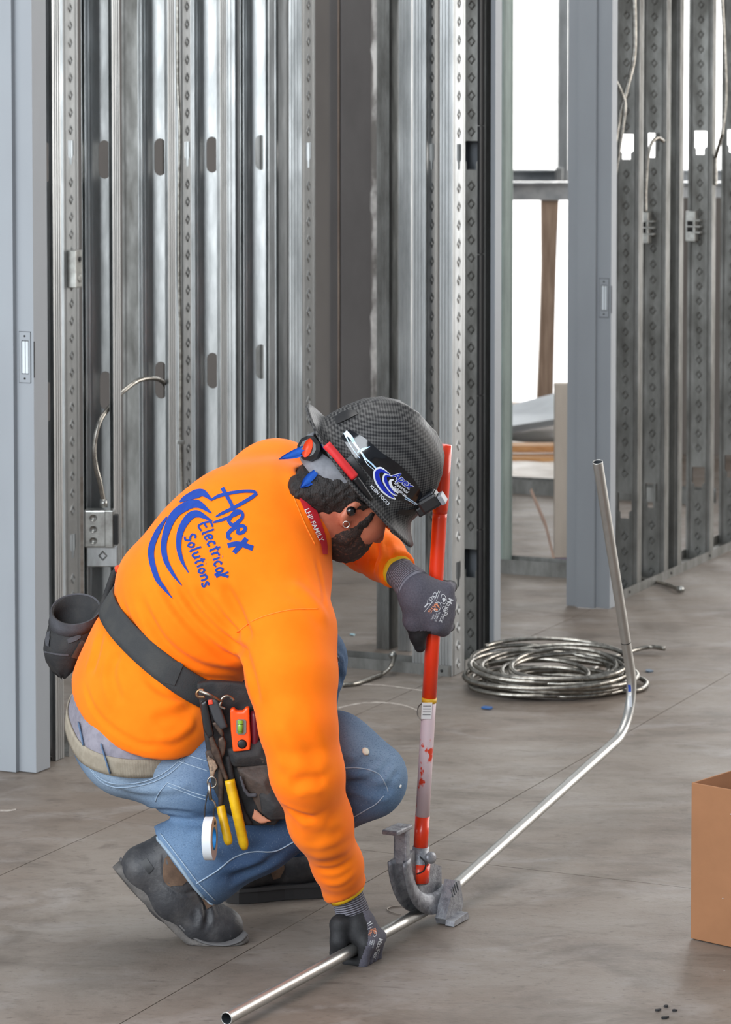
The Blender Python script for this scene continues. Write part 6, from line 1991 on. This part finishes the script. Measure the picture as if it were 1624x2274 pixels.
v, f = tube(catmull([c_ + np.array([0.0, -0.018, 0.026]), c_ + np.array([0.012, -0.022, 0.014]), c_ + np.array([0.008, -0.022, -0.002]), c_ + np.array([-0.006, -0.02, -0.010])], 5), 0.0016, 6); mesh_obj('black_tie', v, f, M['black'], sh_)
v, f = revolve([(0.012, -0.006), (0.0125, 0.005), (0.006, 0.007)], h_at(1903) + np.array([0.02, -0.006, 0]), (0.5, -0.8, 0.2), 14); mesh_obj('socket_lug', v, f, M['cast'], sh_)
# pedal: wedge foot beside the conduit on the right
ped = [(-0.055, 0.002), (0.012, 0.002), (0.018, 0.014), (-0.004, 0.05), (-0.026, 0.085), (-0.050, 0.078), (-0.064, 0.03)]
v, f = prism(ped, sp_(0, 0, 0.030) * np.array([1, 1, 0]), SX, UP, SN, 0.024); mesh_obj('foot_pedal', v, f, M['cast'], sh_, smooth=False)
v, f = prism([(-0.050, 0.002), (0.02, 0.002), (0.016, 0.012), (-0.046, 0.016)], sp_(0, 0, 0.052) * np.array([1, 1, 0]), SX, UP, SN, 0.020); mesh_obj('pedal_toe', v, f, M['cast'], sh_, smooth=False)
for k in range(4):
    v, f = boxg(sp_(-0.012 - 0.008 * k, 0.062 + 0.003 * k, 0.0425), SX, SN, unit(UP + SX * 0.5), 0.003, 0.003, 0.022); mesh_obj('pedal_rib', v, f, M['cast'], sh_, smooth=False)

# ---- armoured cable helper: real corrugation
def armour(path, r=0.0066, pitch=0.0062, seg=9):
    path = np.asarray(path, float)
    L = np.concatenate([[0], np.cumsum(np.linalg.norm(np.diff(path, axis=0), axis=1))])
    n = max(8, int(L[-1] / (pitch / 2)))
    s = np.linspace(0, L[-1], n); P = np.stack([np.interp(s, L, path[:, k]) for k in range(3)], 1)
    rr = r * (1 + 0.10 * np.where(np.arange(n) % 2 == 0, 1, -1))
    return tube(P, rr, seg)
def on_px(pts2, n=10): return catmull([J(x, y, Y) for x, y, Y in pts2], n)

# ---- coil of cable on the floor
CCo = G(1243, 1532)
rc = random.Random(11)
pp = []
NL = 17
for k in range(NL * 40 + 1):
    t = k / 40.0; i = int(min(t, NL - 1)); a = 2 * math.pi * t + 2.4
    fr = t / NL
    R = 0.200 - 0.075 * (0.5 - 0.5 * math.cos(2 * math.pi * (t * 0.37))) - 0.02 * math.sin(t * 2.9)
    ox, oy = 0.045 * math.sin(t * 1.7 + 0.4) - 0.02, 0.03 * math.sin(t * 2.3 + 1)
    lift = 0.008 + 0.0034 * t + 0.046 * fr * (0.5 + 0.5 * math.sin(a + 0.5 * math.sin(t * 1.3))) ** 1.5
    pp.append(CCo + np.array([ox + 1.16 * R * math.cos(a), oy + 0.95 * R * math.sin(a), lift]))
# tail running off to the right
end = pp[0]
tail = catmull([G(1476, 1440, 0.02), G(1440, 1437, 0.018), G(1390, 1450, 0.010), G(1340, 1468, 0.009), G(1300, 1490, 0.009), pp[0]], 12)
pp = list(tail[:-1]) + pp
v, f = armour(pp, 0.0066, 0.0072, 8)
co = empty('cable_coil', CCo, 'loose coil of silver armoured cable lying on the floor by the doorway', 'cable')
mesh_obj('armoured_sheath', v, f, M['cable'], co)
lpz = catmull([G(1330, 1535, 0.008), G(1390, 1535, 0.008), G(1425, 1530, 0.009), G(1436, 1516, 0.010), G(1415, 1504, 0.014), G(1380, 1500, 0.02), G(1340, 1500, 0.03)], 10)
v, f = armour(lpz, 0.0066, 0.0072, 8); mesh_obj('outer_loop', v, f, M['cable'], co)

# ---- cut cable ends and other cables
def cable(pts3, label, name='armoured_cable', r=0.0062, conn=None):
    e = empty(name, pts3[0], label, 'cable')
    v, f = armour(pts3, r, 0.0068, 8); mesh_obj('armoured_sheath', v, f, M['cable'], e)
    if conn is not None:
        a, b = np.array(conn[0]), np.array(conn[1])
        v, f = tube([a, a * .5 + b * .5, b], [0.010, 0.012, 0.010], 12); mesh_obj('connector', v, f, M['zinc'], e)
    return e
q = [G(762, 1521, 0.008), G(790, 1518, 0.008), G(820, 1508, 0.008), G(850, 1496, 0.010), G(868, 1480, 0.030), J(877, 1456, 8.75)]
cable(catmull(q, 10), 'short armoured cable end on the floor behind the worker\'s knee', conn=(J(876, 1460, 8.75), J(868, 1449, 8.75)))
q = [G(1422, 1284, 0.010), G(1450, 1290, 0.008), G(1480, 1298, 0.008), G(1506, 1308, 0.012)]
cable(catmull(q, 10), 'short cable stub poking out under the right partition track', conn=(G(1506, 1308, 0.012), G(1517, 1309, 0.014)))

# left: gang box on the slotted stud with its two cables
pk = PC0 + D1 * 0.3048
Yb = PC0[1] + 0.277 - 0.075
bx = empty('junction_box', J(226, 1170, Yb), 'square steel junction box on the second slotted stud, fed by cable from above', 'junction box')
c_ = J(222, 1172, Yb)
v, f = boxg(c_, (1, 0, 0), (0, 1, 0), UP, 0.078, 0.05, 0.098, 0.004); mesh_obj('box_body', v, f, M['zinc'], bx, smooth=False)
v, f = boxg(c_ + np.array([0.026, -0.026, 0]), (1, 0, 0), (0, 1, 0), UP, 0.022, 0.006, 0.098, 0.002); mesh_obj('front_flange', v, f, M['zinc'], bx, smooth=False)
v, f = boxg(c_ + np.array([0.044, -0.014, -0.002]), (1, 0, 0), (0, 1, 0), UP, 0.012, 0.03, 0.078, 0.002); mesh_obj('dark_opening', v, f, M['dark'], bx, smooth=False)
for k in (-1, 0, 1):
    v, f = revolve([(0.0105, 0), (0.0105, 0.001), (0.0085, 0.0016), (0.0085, 0.001), (0.001, 0.001)], c_ + np.array([-0.016, -0.0252, 0.03 * k]), (0, -1, 0), 18); mesh_obj('knockout', v, f, M['zinc'], bx)
v, f = boxg(c_ + np.array([0.006, 0.0, -0.075]), (1, 0, 0), (0, 1, 0), UP, 0.082, 0.012, 0.056, 0.003); br_ = mesh_obj('bracket', v, f, M['galv'], bx, smooth=False)
dd = c_ + np.array([0.008, -0.0075, -0.073])
ring_ = lambda s, dy: [dd + np.array([0.013 * s, dy, 0]), dd + np.array([0, dy, 0.014 * s]), dd + np.array([-0.013 * s, dy, 0]), dd + np.array([0, dy, -0.014 * s])]
v = ring_(1, 0.0015) + ring_(0.8, -0.001) + ring_(0.55, 0.0015); f = [(a + i, a + (i + 1) % 4, a + 4 + (i + 1) % 4, a + 4 + i) for a in (0, 4) for i in range(4)]; mesh_obj('embossed_diamond', v, f, M['galv'], br_, smooth=False)
v, f = tube([J(230, 1126, Yb), J(230, 1108, Yb)], [0.011, 0.0095], 14); mesh_obj('cable_connector', v, f, M['zinc'], bx)
cable(on_px([(230, 1112, Yb), (222, 1070, Yb - .01), (212, 1030, Yb - .015), (210, 985, Yb - .015), (222, 935, Yb), (248, 900, Yb + .05), (264, 886, Yb + .10)]), 'armoured cable rising from the junction box in a curve to the stud slot')
cable(on_px([(262, 880, Yb + .10), (280, 864, Yb + .12), (308, 845, Yb + .16), (340, 840, Yb + .22), (362, 848, Yb + .29), (374, 872, Yb + .36)]), 'armoured cable arching between the second and third slotted studs')
cable(on_px([(394, -40, 9.05), (395, 120, 9.05), (396, 200, 9.05), (400, 300, 9.04), (398, 420, 9.04), (398, 600, 9.04), (402, 800, 9.04), (401, 960, 9.04), (405, 1100, 9.04), (407, 1300, 9.04)]), 'straight armoured cable running down the diamond-embossed stud', r=0.0058)
v, f = boxg(J(402, 982, 9.02), (1, 0, 0), (0, 1, 0), UP, 0.024, 0.006, 0.012, 0.002); tag(mesh_obj('cable_clip', v, f, M['zinc'], None, smooth=False), 'small steel strap clipping the straight cable to its stud', 'clip')
sb_ = empty('switch_box', J(155, 600, 9.2), 'narrow steel switch box fixed to the stud nearest the left frame', 'junction box')
sp0 = PD0 - D2 * along(PD0, -D2, 143) + D1 * 0.046; sc_ = np.array([sp0[0], sp0[1], J(156, 600, 9.21)[2]]) + D2 * 0.0152
v, f = boxg(sc_, D1, D2, UP, 0.05, 0.03, 0.115, 0.002); mesh_obj('box_body', v, f, M['zinc'], sb_, smooth=False)
for yy, rr_ in ((578, 0.009), (622, 0.012)):
    v, f = revolve([(rr_, 0), (rr_, 0.001), (rr_ * .8, 0.0015), (0.001, 0.001)], sc_ + UP * (0.03 if yy < 600 else -0.03) + D2 * 0.0155, D2, 16); mesh_obj('knockout', v, f, M['dark'] if yy < 600 else M['zinc'], sb_)

# right partition: loose cables and two boxes
cable(on_px([(1408, -40, 10.0), (1410, 60, 10.0), (1408, 130, 10.0), (1394, 190, 9.98), (1376, 260, 9.97), (1366, 320, 9.96)]), 'smooth loose cable slanting down beside the grey doorway frame', r=0.0075)
cable(on_px([(1362, 170, 9.97), (1380, 205, 9.97), (1388, 235, 9.97), (1382, 290, 9.97), (1376, 330, 9.97), (1366, 390, 9.97)]), 'dark twisted cable crossing the slanting one beside the frame')
cable(on_px([(1434, 470, 10.25), (1434, 420, 10.25), (1438, 360, 10.25), (1446, 322, 10.25), (1460, 306, 10.27), (1474, 314, 10.3)]), 'armoured cable looping over to the box on the second right stud')
fe_ = PD0 + D1 * (along(PD0, D1, 1580) + 0.02) + D2 * 0.006; fe_[2] = J(1590, 380, fe_[1])[2]
cable(np.vstack([on_px([(1602, -40, 10.8), (1610, 120, 10.8), (1612, 220, 10.8), (1604, 300, 10.8)]), [fe_ + UP * 0.05, fe_, fe_ - UP * 0.05]]), 'pale cable bowing down near the right picture edge')
for (x, y, Y, lab) in ((1442, 505, 1478, 'small open steel box with bracket on the second right stud'), (1548, 502, 1580, 'steel box on a horizontal bracket between the far right studs')):
    s0 = PD0 + D1 * along(PD0, D1, Y) - D2 * 0.046; s0 = s0 - D1 * 0.0262 - D2 * 0.02; bc = np.array([s0[0], s0[1], J(x, y, s0[1])[2]])
    e_ = empty('junction_box', bc, lab, 'junction box')
    v, f = boxg(bc, D2, D1, UP, 0.036, 0.05, 0.11, 0.002); mesh_obj('box_body', v, f, M['zinc'], e_, smooth=False)
    for k in (-1, 0, 1):
        v, f = boxg(bc + D2 * 0.012 - D1 * 0.012 + UP * 0.022 * k, D2, D1, UP, 0.05, 0.03, 0.006, 0.001); mesh_obj('bracket_lip', v, f, M['zinc'], e_, smooth=False)
    v, f = boxg(bc - D1 * 0.0235, D2, D1, UP, 0.022, 0.006, 0.05, 0.001); mesh_obj('dark_opening', v, f, M['dark'], e_, smooth=False)

# ---- cardboard box at the right edge
BX = G(1534, 2086); th_ = math.atan2(0.65, 0.76)
bu = np.array([0.76, -0.65, 0]); bu = unit(bu); bvv = np.array([0.65, 0.76, 0]); bvv = unit(bvv)
M['card'] = mat('brown_cardboard', lin(156, 109, 74), 0.8, 0.0, lin(140, 97, 64), 5, 5, (1, 1, 1), 0.35, 0.7, bump=0.12, bscale=60, bdist=0.002)
cb = empty('cardboard_box', BX, 'open brown cardboard box standing at the right edge of the picture', 'box')
hb, wu, wv, tk = 0.318, 0.34, 0.44, 0.004
for nm, c, su, sv, sz in (('front_panel', BX + bu * wu / 2 + bvv * tk / 2, wu, tk, hb), ('back_panel', BX + bu * wu / 2 + bvv * (wv - tk / 2), wu, tk, hb), ('side_panel', BX + bu * tk / 2 + bvv * wv / 2, tk, wv - 2 * tk, hb), ('side_panel', BX + bu * (wu - tk / 2) + bvv * wv / 2, tk, wv - 2 * tk, hb)):
    v, f = boxg(c + UP * (hb / 2 + 0.002), bu, bvv, UP, su, sv, sz, 0.0015); mesh_obj(nm, v, f, M['card'], cb, smooth=False)
v, f = boxg(BX + bu * wu / 2 + bvv * wv / 2 + UP * 0.004, bu, bvv, UP, wu - 0.01, wv - 0.01, 0.004); mesh_obj('bottom_panel', v, f, M['card'], cb, smooth=False)
v, f = boxg(BX + bu * 0.115 + bvv * 0.11 + UP * (hb - 0.03), unit(bu + 0.6 * UP), bvv, unit(UP - 0.6 * bu), 0.10, 0.2, 0.003, 0.001); mesh_obj('inner_flap', v, f, M['card'], cb, smooth=False)
for x, y in ((1606, 1995), (1623, 1808)):
    d = ray(x, y); t = ((BX - bvv * 0.0005 - np.array([0, 0, CAM_H])) @ bvv) / (d @ bvv); p = np.array([0, 0, CAM_H]) + d * t
    v, f = revolve([(0.0012, 0), (0.001, 0.0006)], p, -bvv, 7); mesh_obj('paint_fleck', v, f, M['white_board'], cb)

# ---- scraps on the floor
def scrap(px, py, sx, sy, h, material, label, name='floor_scrap', rot=0.3, seed=1):
    rs = random.Random(seed); c = G(px, py)
    n = 9; pl = [(sx * (0.6 + 0.5 * rs.random()) * math.cos(a), sy * (0.6 + 0.5 * rs.random()) * math.sin(a)) for a in np.linspace(0, 2 * math.pi, n, endpoint=False)]
    x = np.array([math.cos(rot), math.sin(rot), 0.0]); y = np.array([-math.sin(rot), math.cos(rot), 0.0])
    v, f = prism(pl, c + UP * (h / 2 + 0.0008), x, y, UP, h)
    v = [p + UP * 0.4 * h * rs.random() for p in v]
    return tag(mesh_obj(name, v, f, material, smooth=False), label, 'scrap')
mb_ = mat('blue_plastic_scrap', lin(40, 90, 150), 0.5); mdk = mat('black_rubber_crumb', lin(30, 30, 32), 0.7); mpb = mat('pale_blue_scrap', lin(170, 205, 215), 0.6)
scrap(1081, 1574, 0.016, 0.02, 0.004, mb_, 'blue plastic scrap on the floor in front of the cable coil', seed=2)
scrap(1442, 1492, 0.012, 0.02, 0.004, mat('grey_blue_scrap', lin(110, 124, 140), 0.5), 'grey-blue crumpled scrap on the floor right of the coil', seed=3)
scrap(783, 1411, 0.008, 0.012, 0.003, mpb, 'tiny pale blue scrap on the floor beyond the floor track', seed=4)
for k, (x, y, lab) in enumerate(((1477, 2263, 'largest black crumb on the floor at the bottom right corner'), (1480, 2238, 'uppermost black crumb at the bottom right corner'), (1462, 2246, 'left black crumb of the bottom right cluster'), (1498, 2247, 'right black crumb of the bottom right cluster'))):
    scrap(x, y, 0.006 if k else 0.008, 0.004, 0.003, mdk, lab, 'black_crumb', seed=20 + k)
# bent wire loop beside the bender shoe
v, f = tube(catmull([G(912, 2011, 0.002), G(885, 2012, 0.002), G(868, 2014, 0.002), G(860, 2019, 0.002), G(872, 2026, 0.002), G(890, 2030, 0.002)], 6), 0.0012, 6)
tag(mesh_obj('wire_loop', v, f, mat('dull_wire', lin(150, 140, 130), 0.5, 0.5)), 'thin bent wire lying on the floor left of the bender shoe', 'wire')
